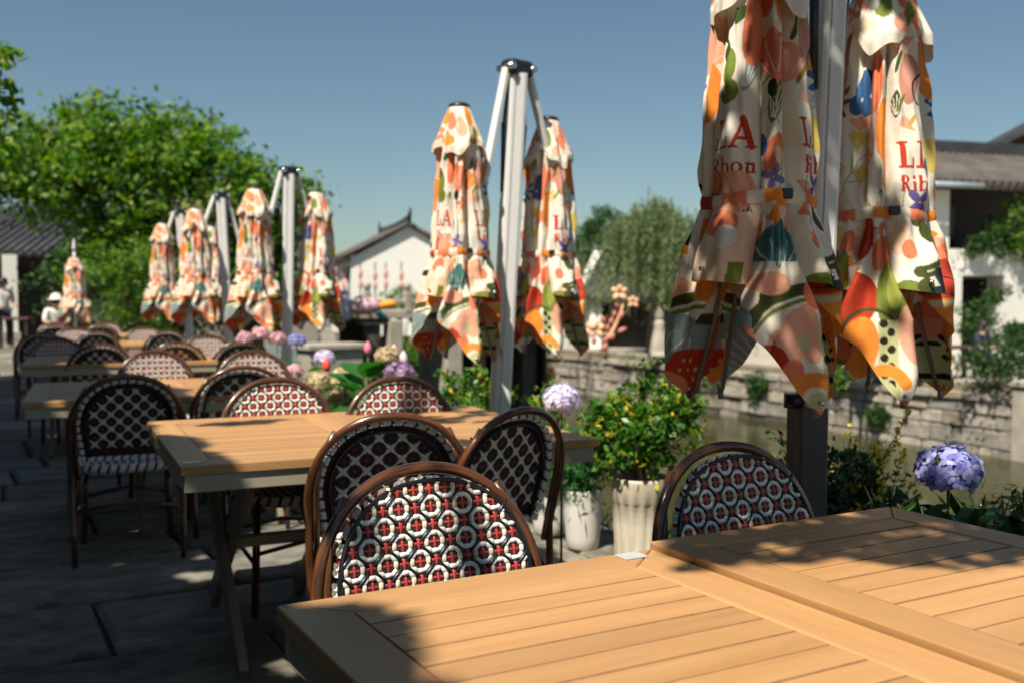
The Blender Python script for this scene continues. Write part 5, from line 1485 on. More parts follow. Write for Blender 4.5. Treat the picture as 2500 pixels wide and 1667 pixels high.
p_ = at(640, 8.2, 826); hydrangea('pink hydrangea cluster under the folded parasols', p_.x, p_.y, [(-.14, 0, p_.z, .07, M_hp), (.0, .05, p_.z + .03, .075, M_hp), (.13, 0, p_.z - .01, .07, M_hp), (-.05, -.15, p_.z - .16, .07, M_hc)], 22, lscale=.2)
p_ = at(835, 6.4, 925); hydrangea('big cream hydrangea cluster at the end of the third row table', p_.x, p_.y, [(-.16, 0, p_.z - .02, .09, M_hc), (.0, -.05, p_.z - .01, .10, M_hc), (.12, .02, p_.z + .02, .09, M_hc), (.02, .1, p_.z - .14, .08, M_hc)], 26, lscale=.22)
p_ = at(720, 6.9, 925); hydrangea('faded pink hydrangea among dark leaves by the third row table', p_.x, p_.y, [(0, 0, p_.z + .05, .06, M_hp), (-.05, .0, p_.z - .1, .06, M_hc)], 24, lscale=.2)
p_ = at(975, 5.7, 912); hydrangea('purple hydrangea above the sunlit chair hoop', p_.x, p_.y, [(0, 0, p_.z, .085, M_hv), (-.04, .1, p_.z + .09, .07, M_hc)], 12, lscale=.2)
p_ = at(890, 5.9, 890)
t = thing('big_leaf_plant', 'broad leaved green plant rising between cream and purple hydrangeas', 'plant', (p_.x, p_.y, 0))
for i in range(16):
    a = i * 2.4; s = random.uniform(.18, .30)
    link('leaf', ME_LEAF, t, (.03 * math.cos(a), .03 * math.sin(a), random.uniform(.5, .80)), (random.uniform(-.2, .2), random.uniform(-.9, -.2), a), (s * .85, s * 1.2, s))
m = MB(); m.tube([(0, 0, 0), (.01, 0, .8)], [.012, .006], 6); m.obj('stem', M_green_stem, t)
# dark leafy plants at the right front corner, under the hydrangea
for k, (px, d, py, lab) in enumerate(((2440, 2.55, 1290, 'dark glossy leaved plant at the right picture edge'), (2480, 2.9, 1190, 'arching fern like plant right of the blue violet hydrangea'), (2250, 2.75, 1262, 'low dark foliage at the foot of the blue violet hydrangea'))):
    p_ = at(px, d, py)
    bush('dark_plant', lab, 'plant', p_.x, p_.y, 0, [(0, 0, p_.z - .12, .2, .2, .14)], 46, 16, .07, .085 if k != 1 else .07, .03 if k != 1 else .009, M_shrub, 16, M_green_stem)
# greenery along the edge, further along: nobody could count it
P = []
for i in range(2600):
    y_ = random.uniform(5.6, 17); P.append((2.78 + random.gauss(0, .14), y_, abs(random.gauss(.2, .17)) + .02))
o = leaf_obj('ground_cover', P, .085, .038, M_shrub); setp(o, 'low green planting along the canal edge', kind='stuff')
P = []
for i in range(900):
    P.append((3.0 + random.gauss(0, .07), random.uniform(1.2, 5.4), abs(random.gauss(.03, .06))))
o = leaf_obj('edge_grass', P, .06, .012, M_shrub); setp(o, 'thin grass along the canal edge', kind='stuff')
pw = thing('stone_parapet', 'pale stone parapet block at the canal edge below the bridge', 'parapet', (at(805, 15.5).x, at(805, 15.5).y, 0), .1)
m = MB(); m.box((0, 0, .22), (.9, .5, .44), bevel=.02); m.obj('block', M_dressed, pw)
m = MB(); m.box((0, 0, .49), (1.0, .6, .1), bevel=.02); m.obj('coping', M_dressed, pw)

# ------------------------------------------------------------------ trees on the far side and behind the terrace
p_ = at(345, 24)
tree('broad_tree', 'wide spreading tree with light green crown behind the left parasols', (p_.x, p_.y, 0),
     [(-.2, 0, 4.1, 2.3, 2.0, 1.75), (-2.3, .9, 4.35, 1.5, 1.6, 1.0), (2.2, -1.0, 3.6, 1.6, 1.6, 1.2), (.9, -.3, 5.0, 1.3, 1.3, 1.0), (-.8, .5, 4.9, 1.3, 1.3, 1.1), (.3, -.5, 2.2, 1.9, 1.4, 1.1), (2.8, -1.4, 3.0, 1.0, .9, .7), (-3.1, 1.4, 4.3, 1.2, 1.0, .75), (2.4, -1.2, 2.2, 1.1, .9, .8)],
     420, .50, 72, .18, .10, M_leaf, .13, ((.5, 0, 1.0, 0), (.2, .1, -1.2, .2), (.7, .2, 2.2, .1), (.3, 0, -.2, 0)), None, 12,
     ([(.95, -1.5, 3.15, .45, .3, .5), (1.5, -1.4, 3.6, .4, .3, .3)], M_pale))
p_ = at(170, 43); tree('dense_tree', 'dark tree behind the tiled hall at left', (p_.x, p_.y, 0), [(0, 0, 3.6, 3.2, 2.4, 1.9), (-3.0, 0, 3.2, 2.4, 2, 1.8)], 120, .7, 60, .2, .11, M_leaf_dark, .16)
p_ = at(420, 30); tree('dense_tree', 'dark bushy tree filling the gap below the spreading crown', (p_.x, p_.y, 0), [(0, 0, 1.9, 3.4, 1.6, 1.9), (-2.2, 0, 1.5, 1.6, 1.5, 1.5), (2.2, 0, 1.5, 1.6, 1.3, 1.5)], 150, .6, 60, .18, .1, M_leaf_dark, .14)
p_ = at(290, 21.5); bush('young_tree', 'light young tree with thin stake right of the centre pole parasol', 'tree', p_.x, p_.y, 0, [(0, 0, 1.8, .9, .7, .9), (.3, 0, .9, .8, .6, .6)], 70, 40, .25, .1, .05, M_leaf, 12)
p_ = at(1430, 46); tree('dense_tree', 'dark green bushy tree left of the grey willow', (p_.x, p_.y, TZ), [(0, 0, 3.9, 1.5, 1.3, 1.6), (-.8, 0, 3.0, 1.2, 1.2, 1.6), (.9, 0, 5.0, .9, .9, .9), (1.6, .5, 5.6, .6, .6, .5)], 130, .42, 60, .18, .1, M_leaf_dark, .14, extra=None)
p_ = at(1592, 33)
wl = thing('willow', 'pale grey green willow with hanging branches on the far bank', 'tree', (p_.x, p_.y, TZ))
m = MB(); m.tube([(0, 0, 0), (.1, 0, 1.6), (.2, .1, 3.4)], [.22, .18, .1], 8); PW = []
for i in range(600):
    a = random.uniform(0, 6.28); q = abs(random.gauss(0, 1.15)); top = 4.75 - .30 * q * q + random.gauss(0, .22); top = max(1.2, top)
    x_, y_ = q * math.cos(a) * 1.2 + .1, q * math.sin(a)
    ln = random.uniform(.9, 3.0)
    for k in range(38):
        u = k / 38
        PW.append((x_ * (1 + .12 * u) + random.gauss(0, .05), y_ * (1 + .1 * u) + random.gauss(0, .05), top - u * ln))
    if i % 14 == 0: m.tube([(.15, .05, 2.6), (x_ * .6, y_ * .6, top * .95), (x_, y_, top - .1)], [.05, .03, .012], 5)
m.obj('trunk', M_bark, wl)
leaf_obj('crown', [p for p in PW if p[2] > .25], .17, .045, M_willow, wl, .3, (0, 0, -.8))
p_ = at(1700, 36); tree('dense_tree', 'leafy tree between the willow and the nearest parasol pair', (p_.x, p_.y, TZ), [(0, 0, 2.2, 1.4, 1.2, 1.7), (.8, 0, 1.6, 1.2, 1, 1.4)], 90, .45, 50, .16, .09, M_leaf, .12)
p_ = at(2000, 40); tree('dense_tree', 'tree behind the nearest pole beyond the far bank', (p_.x, p_.y, TZ), [(0, 0, 2.2, 2.6, 1.6, 1.8)], 90, .6, 50, .2, .11, M_leaf_dark, .14)
p_ = at(1130, 60); tree('dense_tree', 'far tree showing under the bridge', (p_.x, p_.y, TZ), [(0, 0, 1.2, 4.5, 1.5, 1.3)], 90, .6, 50, .22, .12, M_leaf_dark, .14)
p_ = at(760, 62); tree('dense_tree', 'far low tree left of the white gabled house', (p_.x, p_.y, 0), [(0, 0, 2.2, 4.5, 1.5, 1.6)], 90, .6, 50, .22, .12, M_leaf_dark, .14)
p_ = at(985, 43); bush('hedge_shrub', 'rounded green shrub in front of the white gable wall', 'shrub', p_.x, p_.y, TZ, [(0, 0, 1.6, 1.2, .8, .75)], 60, 40, .25, .12, .06, M_leaf, 8)
p_ = at(980, 33); bush('bank_shrub', 'bright green palm like shrub under the bridge', 'shrub', p_.x, p_.y, WZ, [(0, 0, 1.2, 1.2, .6, .75), (-.9, 0, 1.0, .6, .5, .5)], 60, 30, .3, .3, .05, M_leaf, 8)
# villa greenery
def vpt(px, out, z): w = vo + ve * vs(px); n_ = Vector((ve.y, -ve.x)); return (w.x + n_.x * out, w.y + n_.y * out, z)
for k, (px, out, z, ells, lab) in enumerate((
    (2375, .15, TZ + PT - .1, [(0, 0, .2, .7, .35, .4), (.9, 0, .45, .6, .4, .6)], 'leafy green plant spilling over the white balcony at its left end'),
    (2462, .2, TZ + PT - .1, [(0, 0, .75, .75, .5, .95), (.6, 0, .2, .6, .5, .6)], 'tall balcony bush at the right picture edge'),
    (2345, .9, TZ, [(0, 0, .9, .45, .4, .7), (-.5, 0, 1.3, .35, .3, .6), (.4, 0, 1.9, .3, .3, .3)], 'loose shrub in front of the dark ground opening'),
    (2395, 1.6, TZ, [(0, 0, .8, .5, .4, .35)], 'palm like plant beside the seated guest'),
    (2490, 1.2, TZ, [(0, 0, 1.7, .75, .6, 1.1), (.3, 0, .9, .8, .6, .8), (-.1, 0, 2.9, .3, .3, .5)], 'tall green tree at the right picture edge before the villa'))):
    w = vpt(px, out, z)
    bush('villa_plant', lab, 'plant', *w, ells, 60 if k != 4 else 110, 42, .20, .10 if k != 3 else .28, .05, M_leaf_dark if k != 1 else M_leaf, 10)
p_ = at(2440, 21.2, 905); bush('dark_hedge', 'dark shaded hedge above the low landing wall', 'hedge', p_.x, p_.y, TZ, [(0, 0, .45, 1.3, .6, .55)], 60, 40, .25, .1, .05, M_shrub, 8)
# plants on the far wall
for k, (px, py, dz, mat, lab, sz) in enumerate((
    (1320, 870, -.3, M_red_leaf, 'reddish creeper hanging down the canal wall right of the pole', .55), (1345, 900, -.8, M_red_leaf, 'dark red creeper low on the canal wall', .4),
    (1860, 930, -.2, M_leaf_dark, 'dark green creeper over the canal wall left of the nearest pole', .5), (2060, 905, -.2, M_leaf, 'small green creeper on the canal wall right of the nearest pole', .35), (2150, 1000, -.2, M_leaf_dark, 'dark tuft at the waterline below the far tables', .3), (1740, 880, -.1, M_pale, 'pale flowering growth on the canal wall left of the nearest parasols', .7), (1690, 930, -.6, M_leaf, 'green growth hanging at the corner of the canal wall', .5), (1590, 905, -.4, M_leaf_dark, 'dark tuft on the canal wall', .3))):
    p_ = at(px, 24); yy = p_.y; d = 24
    for _ in range(30):
        q = at(px, d); d += (FARX - .12 - q.x) * .8
    q = at(px, d, py)
    bush('wall_creeper', lab, 'creeper', q.x, q.y, q.z - .1, [(0, 0, 0, .16, sz, sz * .7), (-.05, .1, -sz * .5, .12, sz * .6, sz * .5)], 46, 34, .18, .1, .05, mat, 6)
P = []
for i in range(2600): P.append((FARX - .05 + random.gauss(0, .22), random.uniform(5.5, 12), -1.5 - abs(random.gauss(0, .25))))
o = leaf_obj('bank_growth', P, .12, .06, M_leaf_dark); setp(o, 'green growth over the stones below the landing', kind='stuff')

# ------------------------------------------------------------------ lanterns, statue, terrace furniture, people
M_pink = pmat('pink_paper', (.62, .26, .25), (.72, .36, .33), 4, .7)
def paper_lantern(label, x, y, z, r=.21, h=.62):
    t = thing('paper_lantern', label, 'lantern', (x, y, z), 0, 'pink paper lanterns at the gabled house')
    m = MB(); m.lathe([(r * .45, h * .5), (r * .9, h * .38), (r, h * .15), (r, -h * .15), (r * .9, -h * .38), (r * .45, -h * .5)], n=14); m.obj('shade', M_pink, t)
    m = MB(); m.tube([(0, 0, h * .5), (0, 0, h * .5 + .25)], .02, 5); m.tube([(0, 0, -h * .5), (0, 0, -h * .5 - .12)], .03, 5); m.obj('cord', M_darkwood, t)
for i, px in enumerate((815, 846)):
    for j in range(2):
        p_ = at(px, 50, 668 + j * 25)
        paper_lantern('%s pink lantern in the %s string on the dark front of the gabled house' % (('upper', 'lower')[j], ('left', 'right')[i]), p_.x, p_.y, p_.z)
for i, px in enumerate((880, 916, 942, 980)):
    for j in range(2):
        p_ = at(px, 44, 668 + 4 * (i % 2) + j * 26)
        paper_lantern('%s lantern of string %s from the left before the white gable wall' % (('upper', 'lower')[j], ('one', 'two', 'three', 'four')[i]), p_.x, p_.y, p_.z, .09, .36)
    p_ = at(px, 44.1); lp = thing('lantern_pole', 'thin pole carrying lantern string %s before the white gable wall' % ('one', 'two', 'three', 'four')[i], 'pole', (p_.x, p_.y, TZ))
    m = MB(); m.tube([(0, 0, 0), (0, 0, 3.4)], .03, 6); m.tube([(0, 0, 3.36), (0, -.2, 3.36)], .02, 5); m.obj('shaft', M_darkwood, lp)
# fish lantern on the bridge rail
p_ = at(893, 26.6, 748)
fl = thing('fish_lantern', 'pink fish shaped lantern with orange tail on the bridge railing', 'lantern', (p_.x, p_.y, p_.z - .12), -YAW)
m = MB(); m.tube([(-.62, 0, .05), (-.45, 0, .1), (-.15, 0, .15), (.15, 0, .12), (.36, 0, .08)], [.02, .16, .27, .22, .12], 14); m.obj('body', pmat('pink_silk', (.62, .36, .42), (.72, .5, .52), 8, .6), fl)
m = MB(); m.tube([(.34, 0, .10), (.5, 0, .16), (.72, 0, .18), (.86, 0, .16)], [.07, .13, .11, .02], 10); m.obj('tail_fin', pmat('orange_silk', (.75, .30, .03), None, 4, .6), fl)
m = MB(); m.tube([(.30, 0, .0), (.42, 0, -.14), (.58, 0, -.16)], [.09, .10, .02], 8); m.obj('lower_fin', pmat('teal_silk', (.02, .2, .28), None, 4, .6), fl)
p_ = at(840, 26.6, 748)
t = thing('bottle_lantern', 'pale lilac vase shaped lantern left of the fish lantern', 'lantern', (p_.x, p_.y, p_.z - .4))
m = MB(); m.lathe([(.10, 0), (.20, .12), (.23, .4), (.16, .62), (.10, .72), (.12, .82)], n=14); m.obj('shade', pmat('lilac_silk', (.52, .48, .66), None, 4, .6), t)
m = MB(); m.lathe([(.12, -.05), (.14, 0)], n=12); m.obj('foot', M_darkwood, t)
# small egg lanterns among the hydrangeas
for k, (px, d, py, c, lab) in enumerate(((962, 6.6, 862, (.78, .45, .40), 'upright pale pink bud lantern above the purple hydrangea'), (898, 7.5, 852, (.75, .2, .28), 'small bright pink bud lantern behind the broad leaves'), (985, 6.6, 878, (.72, .6, .62), 'tipped pale bud lantern beside the upright one'), (797, 6.9, 893, (.75, .08, .05), 'small red bud lantern under the round pale blue hydrangea'))):
    p_ = at(px, d, py); t = thing('bud_lantern', lab, 'lantern', (p_.x, p_.y, 0), 0, 'bud lanterns among the hydrangeas')
    m = MB(); z_ = p_.z; m.lathe([(.006, z_ - .05), (.026, z_ - .025), (.031, z_), (.023, z_ + .03), (.003, z_ + .06)], n=12); m.obj('bud', pmat('bud_silk', c, None, 4, .5), t)
    m = MB(); m.tube([(0, 0, 0), (0, 0, z_ - .06)], .006, 5); m.obj('stem', M_green_stem, t)
# flower lantern sculpture on the far bank
p_ = at(1490, 30, 730)
fs_ = thing('flower_lantern', 'orange and pink blossom branch lantern right of the sunlit parasols', 'lantern', (p_.x, p_.y, TZ), -YAW)
M_op = pmat('orange_petal_silk', (.74, .40, .20), (.82, .52, .34), 3, .6); M_pk = pmat('rose_bud_silk', (.50, .12, .10), (.62, .25, .2), 3, .6)
zc = p_.z - TZ
def Pq(px, py): q = at(px, 30, py); v = q - p_; return Vector((v.x * CYW - v.y * SYW, 0, q.z - TZ))
m = MB(); m.tube([(Pq(1478, 850).x, 0, 0), Pq(1478, 835), Pq(1500, 800), Pq(1515, 765), Pq(1525, 730)], [.07, .07, .06, .04, .03], 7); m.tube([Pq(1490, 815), Pq(1465, 815), Pq(1440, 818)], [.04, .03, .03], 6); m.obj('branch', M_op, fs_)
PB = big_leaf_mesh()
def blossom(px, py, s, n=7):
    c = Pq(px, py); m = MB()
    for i in range(n):
        a = 6.283 * i / n + .3; el_ = random.uniform(.1, .9)
        d = Vector((math.cos(a) * math.cos(el_), -abs(math.sin(el_)) * .6 - .1, math.sin(a) * math.cos(el_) + .2)).normalized()
        m.tube([c, c + d * s * .4, c + d * s * .8, c + d * s], [s * .06, s * .30, s * .28, s * .03], 8)
    m.obj('blossom', M_op, fs_)
blossom(1512, 716, .30, 5); blossom(1545, 738, .22, 5); blossom(1455, 806, .30, 5); blossom(1425, 800, .30, 5)
for i, (px, py) in enumerate(((1510, 755), (1498, 778), (1512, 780), (1490, 795), (1478, 790), (1508, 812), (1470, 838), (1492, 832), (1450, 842), (1430, 848), (1465, 855), (1440, 830), (1415, 838), (1485, 812), (1400, 846), (1420, 858))):
    c = Pq(px, py); a = random.uniform(-1, 1); d = Vector((math.sin(a), -.2, abs(math.cos(a)) * .8))
    m = MB(); m.tube([c, c + d * .1, c + d * .22, c + d * .32], [.025, .075, .065, .01], 8); m.obj('bud', M_pk, fs_)
# stone statue, pedestal lantern
p_ = at(1610, 31)
sg = thing('stone_figure', 'pale tapering stone figure standing before the willow', 'statue', (p_.x, p_.y, TZ))
m = MB(); m.lathe([(.36, 0), (.36, .12), (.29, .15), (.30, .26), (.25, .5), (.20, .74), (.16, .96), (.17, 1.06), (.11, 1.16)], n=12); m.obj('robe', M_dressed, sg)
m = MB(); m.lathe([(.09, 1.15), (.13, 1.22), (.14, 1.31), (.10, 1.40), (.05, 1.5), (.02, 1.58)], n=12); m.obj('head', M_dressed, sg)
# far terrace tables, bench, ring buoy
def slat_table(label, p, w, rz, cat='table'):
    t = thing('terrace_table', label, cat, p, rz, 'red brown tables on the far terrace')
    m = MB(); m.box((0, 0, .72), (w, .7, .06), bevel=.01); m.obj('table_top', M_redwood, t)
    for sx in (-1, 1):
        for sy in (-1, 1):
            m = MB(); m.box((sx * (w / 2 - .08), sy * .27, .345), (.07, .07, .69)); m.obj('leg', M_darkwood, t)
    return t
p_ = at(2250, 22.6); slat_table('small red brown table at the stone edge left of the seated guest', (p_.x, p_.y, TZ), 1.2, -YAW)
p_ = at(2330, 22.9); slat_table('red brown table in front of the dark haired guest', (p_.x, p_.y, TZ), .9, -YAW)
p_ = at(2150, 23.4); slat_table('dark table seen between the parasol tips', (p_.x, p_.y, TZ), 1.6, -YAW)
p_ = at(2405, 20.2); bn = thing('wooden_bench', 'long brown bench against the low landing wall', 'bench', (FARX + 1.25, p_.y, -1.37), math.pi / 2)
m = MB()
for i in range(3):
    m = MB(); m.box((0, -.14 + i * .14, .44), (3.2, .12, .05), bevel=.008); m.obj('slat', M_redwood, bn)
for sx in (-1.4, 0, 1.4):
    m = MB(); m.box((sx, 0, .205), (.1, .4, .41)); m.obj('leg', M_darkwood, bn)
d = 20
for _ in range(30):
    q = at(2488, d); d += (FARX + .35 - q.x) * .8
rs = thing('rescue_post', 'white rescue board with orange life ring on the low landing', 'rescue post', (q.x, q.y, -1.37), -math.pi / 2 - .4)
m = MB(); m.box((0, 0, .36), (.56, .08, .72), bevel=.02); m.obj('board', pmat('white_board', (.7, .68, .64), None, 3, .5), rs)
m = MB(); m.tube([(.24 * math.cos(a), -.1, .46 + .24 * math.sin(a)) for a in [i * 6.2832 / 28 for i in range(28)]], .085, 10, closed=True); m.obj('life_ring', pmat('orange_ring', (.80, .13, .04), None, 3, .45), rs)
m = MB(); m.tube([(.10 * math.cos(a), -.07, .13 + .08 * math.sin(a)) for a in [i * 6.2832 / 20 for i in range(20)]], .03, 8, closed=True); m.obj('rope_ring', pmat('orange_ring_small', (.80, .13, .04), None, 3, .45), rs)

M_skin = pmat('skin', (.52, .30, .20), (.58, .34, .24), 6, .55); M_hair = pmat('black_hair', (.012, .01, .009), None, 20, .5)
M_whitecloth = pmat('white_cloth', (.70, .68, .64), (.76, .74, .70), 5, .85); M_navy = pmat('navy_cloth', (.02, .025, .05), None, 5, .85); M_grey = pmat('grey_cloth', (.16, .17, .18), None, 5, .85); M_straw = pmat('pale_hat', (.74, .70, .60), None, 5, .8)
def person(label, loc, rz, joints, top, legs, hat=False):
    """joints: dict name -> (x,y,z); one skinned body, clothes are thin shells round it"""
    t = thing('person', label, 'person', loc, rz)
    J = joints
    names = ['pelvis', 'waist', 'chest', 'neck', 'headc', 'crown', 'shL', 'elL', 'haL', 'fiL', 'shR', 'elR', 'haR', 'fiR', 'hipL', 'knL', 'anL', 'toL', 'hipR', 'knR', 'anR', 'toR']
    rad = dict(pelvis=.135, waist=.115, chest=.13, neck=.052, headc=.092, crown=.07, shL=.06, elL=.04, haL=.028, fiL=.018, shR=.06, elR=.04, haR=.028, fiR=.018, hipL=.085, knL=.058, anL=.038, toL=.03, hipR=.085, knR=.058, anR=.038, toR=.03)
    E_ = [('pelvis', 'waist'), ('waist', 'chest'), ('chest', 'neck'), ('neck', 'headc'), ('headc', 'crown'), ('chest', 'shL'), ('shL', 'elL'), ('elL', 'haL'), ('haL', 'fiL'), ('chest', 'shR'), ('shR', 'elR'), ('elR', 'haR'), ('haR', 'fiR'), ('pelvis', 'hipL'), ('hipL', 'knL'), ('knL', 'anL'), ('anL', 'toL'), ('pelvis', 'hipR'), ('hipR', 'knR'), ('knR', 'anR'), ('anR', 'toR')]
    def skin(nm, keep, infl, mat, sub=2):
        idx = {n_: i for i, n_ in enumerate([n_ for n_ in names if n_ in keep])}
        bm = bmesh.new(); sl_ = bm.verts.layers.skin.verify(); bv = {}
        for n_ in idx:
            v_ = bm.verts.new(J[n_]); bv[n_] = v_; r_ = rad[n_] + infl
            v_[sl_].radius = (r_, r_ * (.8 if n_ in ('pelvis', 'waist', 'chest') else 1))
            v_[sl_].use_root = n_ == 'pelvis'
        for a, b_ in E_:
            if a in idx and b_ in idx: bm.edges.new((bv[a], bv[b_]))
        me = bpy.data.meshes.new(nm); bm.to_mesh(me); bm.free()
        me.materials.append(mat); o = link(nm, me, t)
        md = o.modifiers.new('skin', 'SKIN'); md.use_smooth_shade = True
        s_ = o.modifiers.new('sub', 'SUBSURF'); s_.levels = sub; s_.render_levels = sub
        return o
    skin('body', names, 0, M_skin)
    skin('shirt', ['pelvis', 'waist', 'chest', 'shL', 'elL', 'shR', 'elR'], .016, top)
    skin('trousers', ['pelvis', 'hipL', 'knL', 'anL', 'hipR', 'knR', 'anR'], .014, legs)
    c = Vector(J['headc']); m = MB()
    m.lathe([(.001, .155), (.06, .145), (.10, .10), (.112, .04), (.108, -.02), (.09, -.05)], (c.x, c.y + .012, c.z), n=14); m.obj('hair', M_hair, t)
    if hat:
        m = MB(); m.lathe([(.001, .185), (.07, .18), (.115, .13), (.125, .07), (.19, .055), (.19, .045), (.12, .05)], (c.x, c.y, c.z), n=18); m.obj('hat', M_straw, t)
    f = MB(); f.tube([c + Vector((0, -.085, .0)), c + Vector((0, -.118, -.025)), c + Vector((0, -.09, -.035))], [.008, .016, .01], 6); f.obj('nose', M_skin, t)
    f = MB()
    for sx in (-.034, .034): f.box(c + Vector((sx, -.094, .015)), (.022, .01, .010))
    f.obj('eyes', M_hair, t)
    f = MB(); f.box(c + Vector((0, -.088, -.055)), (.04, .01, .008)); f.obj('mouth', pmat('lip', (.4, .14, .11), None, 3, .5), t)
    f = MB()
    for sx in (-.098, .098): f.box(c + Vector((sx, .005, -.005)), (.02, .035, .055), bevel=.006)
    f.obj('ears', M_skin, t)
    return t
STAND = dict(pelvis=(0, 0, .92), waist=(0, 0, 1.08), chest=(0, .01, 1.30), neck=(0, .01, 1.47), headc=(0, -.01, 1.58), crown=(0, 0, 1.66), shL=(.19, .01, 1.40), elL=(.25, .02, 1.12), haL=(.24, -.20, 1.02), fiL=(.22, -.30, 1.03), shR=(-.19, .01, 1.40), elR=(-.25, .03, 1.12), haR=(-.26, -.05, .88), fiR=(-.26, -.07, .78), hipL=(.10, 0, .88), knL=(.11, -.03, .48), anL=(.11, .02, .08), toL=(.12, -.14, .03), hipR=(-.10, 0, .88), knR=(-.11, .02, .48), anR=(-.11, .06, .08), toR=(-.12, -.10, .03))
SIT = dict(pelvis=(0, .05, .50), waist=(0, .04, .66), chest=(0, 0, .88), neck=(0, -.03, 1.05), headc=(0, -.06, 1.16), crown=(0, -.05, 1.24), shL=(.19, -.01, .98), elL=(.25, -.10, .72), haL=(.16, -.32, .70), fiL=(.10, -.40, .70), shR=(-.19, -.01, .98), elR=(-.25, -.10, .72), haR=(-.16, -.32, .70), fiR=(-.10, -.40, .70), hipL=(.10, .02, .48), knL=(.12, -.40, .50), anL=(.12, -.42, .08), toL=(.12, -.58, .03), hipR=(-.10, .02, .48), knR=(-.12, -.40, .50), anR=(-.12, -.38, .08), toR=(-.12, -.54, .03))
def stool(label, loc):
    t = thing('stool', label, 'stool', loc, 0, 'small wooden stools')
    m = MB(); m.lathe([(.17, .38), (.18, .40), (.17, .43)], n=16); m.obj('seat', M_redwood, t)
    for k in range(4):
        a = .785 + k * 1.571; m = MB(); m.tube([(.10 * math.cos(a), .10 * math.sin(a), .38), (.15 * math.cos(a), .15 * math.sin(a), 0)], .016, 6); m.obj('leg', M_darkwood, t)
p_ = at(8, 24.5); person('person in white top and dark trousers standing at the left picture edge', (p_.x, p_.y, .014), -YAW + .9, STAND, M_whitecloth, M_navy)
p_ = at(136, 22); stool('stool under the seated guest in the pale hat', (p_.x, p_.y + .04, .014)); person('person in white shirt and pale hat sitting left of the small parasol', (p_.x, p_.y, .0), -YAW + .6, SIT, M_whitecloth, M_grey, True)
p_ = at(2398, 23.4); stool('stool under the dark haired guest on the far terrace', (p_.x, p_.y + .04, TZ)); person('dark haired person in dark clothes sitting on the far terrace', (p_.x, p_.y, TZ), -YAW + .5, SIT, M_navy, M_navy)
p_ = at(45, 24.6); slat_table('small wooden table before the white pillar at far left', (p_.x, p_.y, .014), .8, -YAW)
p_ = at(78, 25.2); stool('stool beside the small wooden table at far left', (p_.x, p_.y, .014))

# ------------------------------------------------------------------ the trees whose shade falls on the terrace
def wob(x, y): return .10 * np.sin(5.3 * x + 1.7 * y) + .08 * np.sin(3.1 * y - 4.2 * x + 1) + .06 * np.sin(11 * y + 6 * x + 2) + .045 * np.sin(17 * x - 13 * y)
def blot(x, y): return (np.sin(13 * x + 4 * y + 1.2) + np.sin(11 * y - 7 * x + .4) + np.sin(21 * x - 17 * y + 2) * .8 + np.sin(29 * y + 9 * x) * .7) / 3.5
def edge_x(y):                       # right hand border of the big shade, on the level of the table tops
    return np.interp(y, [-2, .6, .9, 1.2, 1.45, 1.62, 2.0, 2.6, 3.0, 3.5, 4.3, 4.8, 5.3, 6.5, 8, 10, 12, 16, 19], [.9, .70, .52, .56, .60, .50, .55, .60, .64, .70, .66, .85, 1.0, .95, .95, 1.0, .95, .6, .3])
HOLES = ((.47, 4.22, .11), (.53, 2.97, .09), (.66, 5.48, .16), (.40, 5.30, .07), (.58, 4.55, .06), (.20, 4.6, .05), (.70, 8.4, .10), (.55, 7.3, .07), (.30, 9.5, .08))
def shade_big(x, y):
    k = x < edge_x(y) + .35 * wob(x, y)
    for hx, hy, hr in HOLES: k &= ((x - hx) ** 2 + (y - hy) ** 2) > (hr * (1 + 1.2 * wob(x * 2, y * 2))) ** 2
    return k
def shade_right(x, y):
    b = blot(x, y)
    front = np.interp(x, [1.0, 1.15, 1.3, 1.45, 1.6, 1.8, 2.1, 2.8], [1.62, 1.42, 1.36, 1.34, 1.14, 1.16, .95, .8])
    core = (x > 1.06) & (y > front + .12 * wob(x * 1.7, y * 1.7)) & (y < 3.15 + .2 * wob(x, y)) & (x < 3.7)
    left = np.interp(y, [1.3, 1.9, 2.2, 2.6, 3.2], [1.06, 1.28, 1.36, 1.40, 1.5])
    thr = np.interp(x, [1.2, 1.35, 1.95, 2.1, 2.4, 3.7], [-.55, -2, -2, -.5, -.1, .15])
    return core & (x > left + .3 * wob(x, y)) & (b > thr) & ((x - 2.36) ** 2 + ((y - 1.77) * 1.3) ** 2 > .008)
def shade_c1(x, y):                  # mottled shade over the middle of the near chair
    return (((x - .86) / .17) ** 2 + ((y - 1.90) / .11) ** 2 < 1 + 3 * wob(x * 2, y * 2)) & (blot(x * 1.3 + .4, y * 1.3) > -.05)
def shade_tbl(x, y):                 # streaks on the second row
    return (((x - 1.02) / .20) ** 2 + ((y - 4.02) / .07) ** 2 < 1) & (blot(x, y * 2) > -.3) | (((x - 1.85) / .25) ** 2 + ((y - 3.9) / .35) ** 2 < 1) & (blot(x * 1.5, y * 2) > .05)
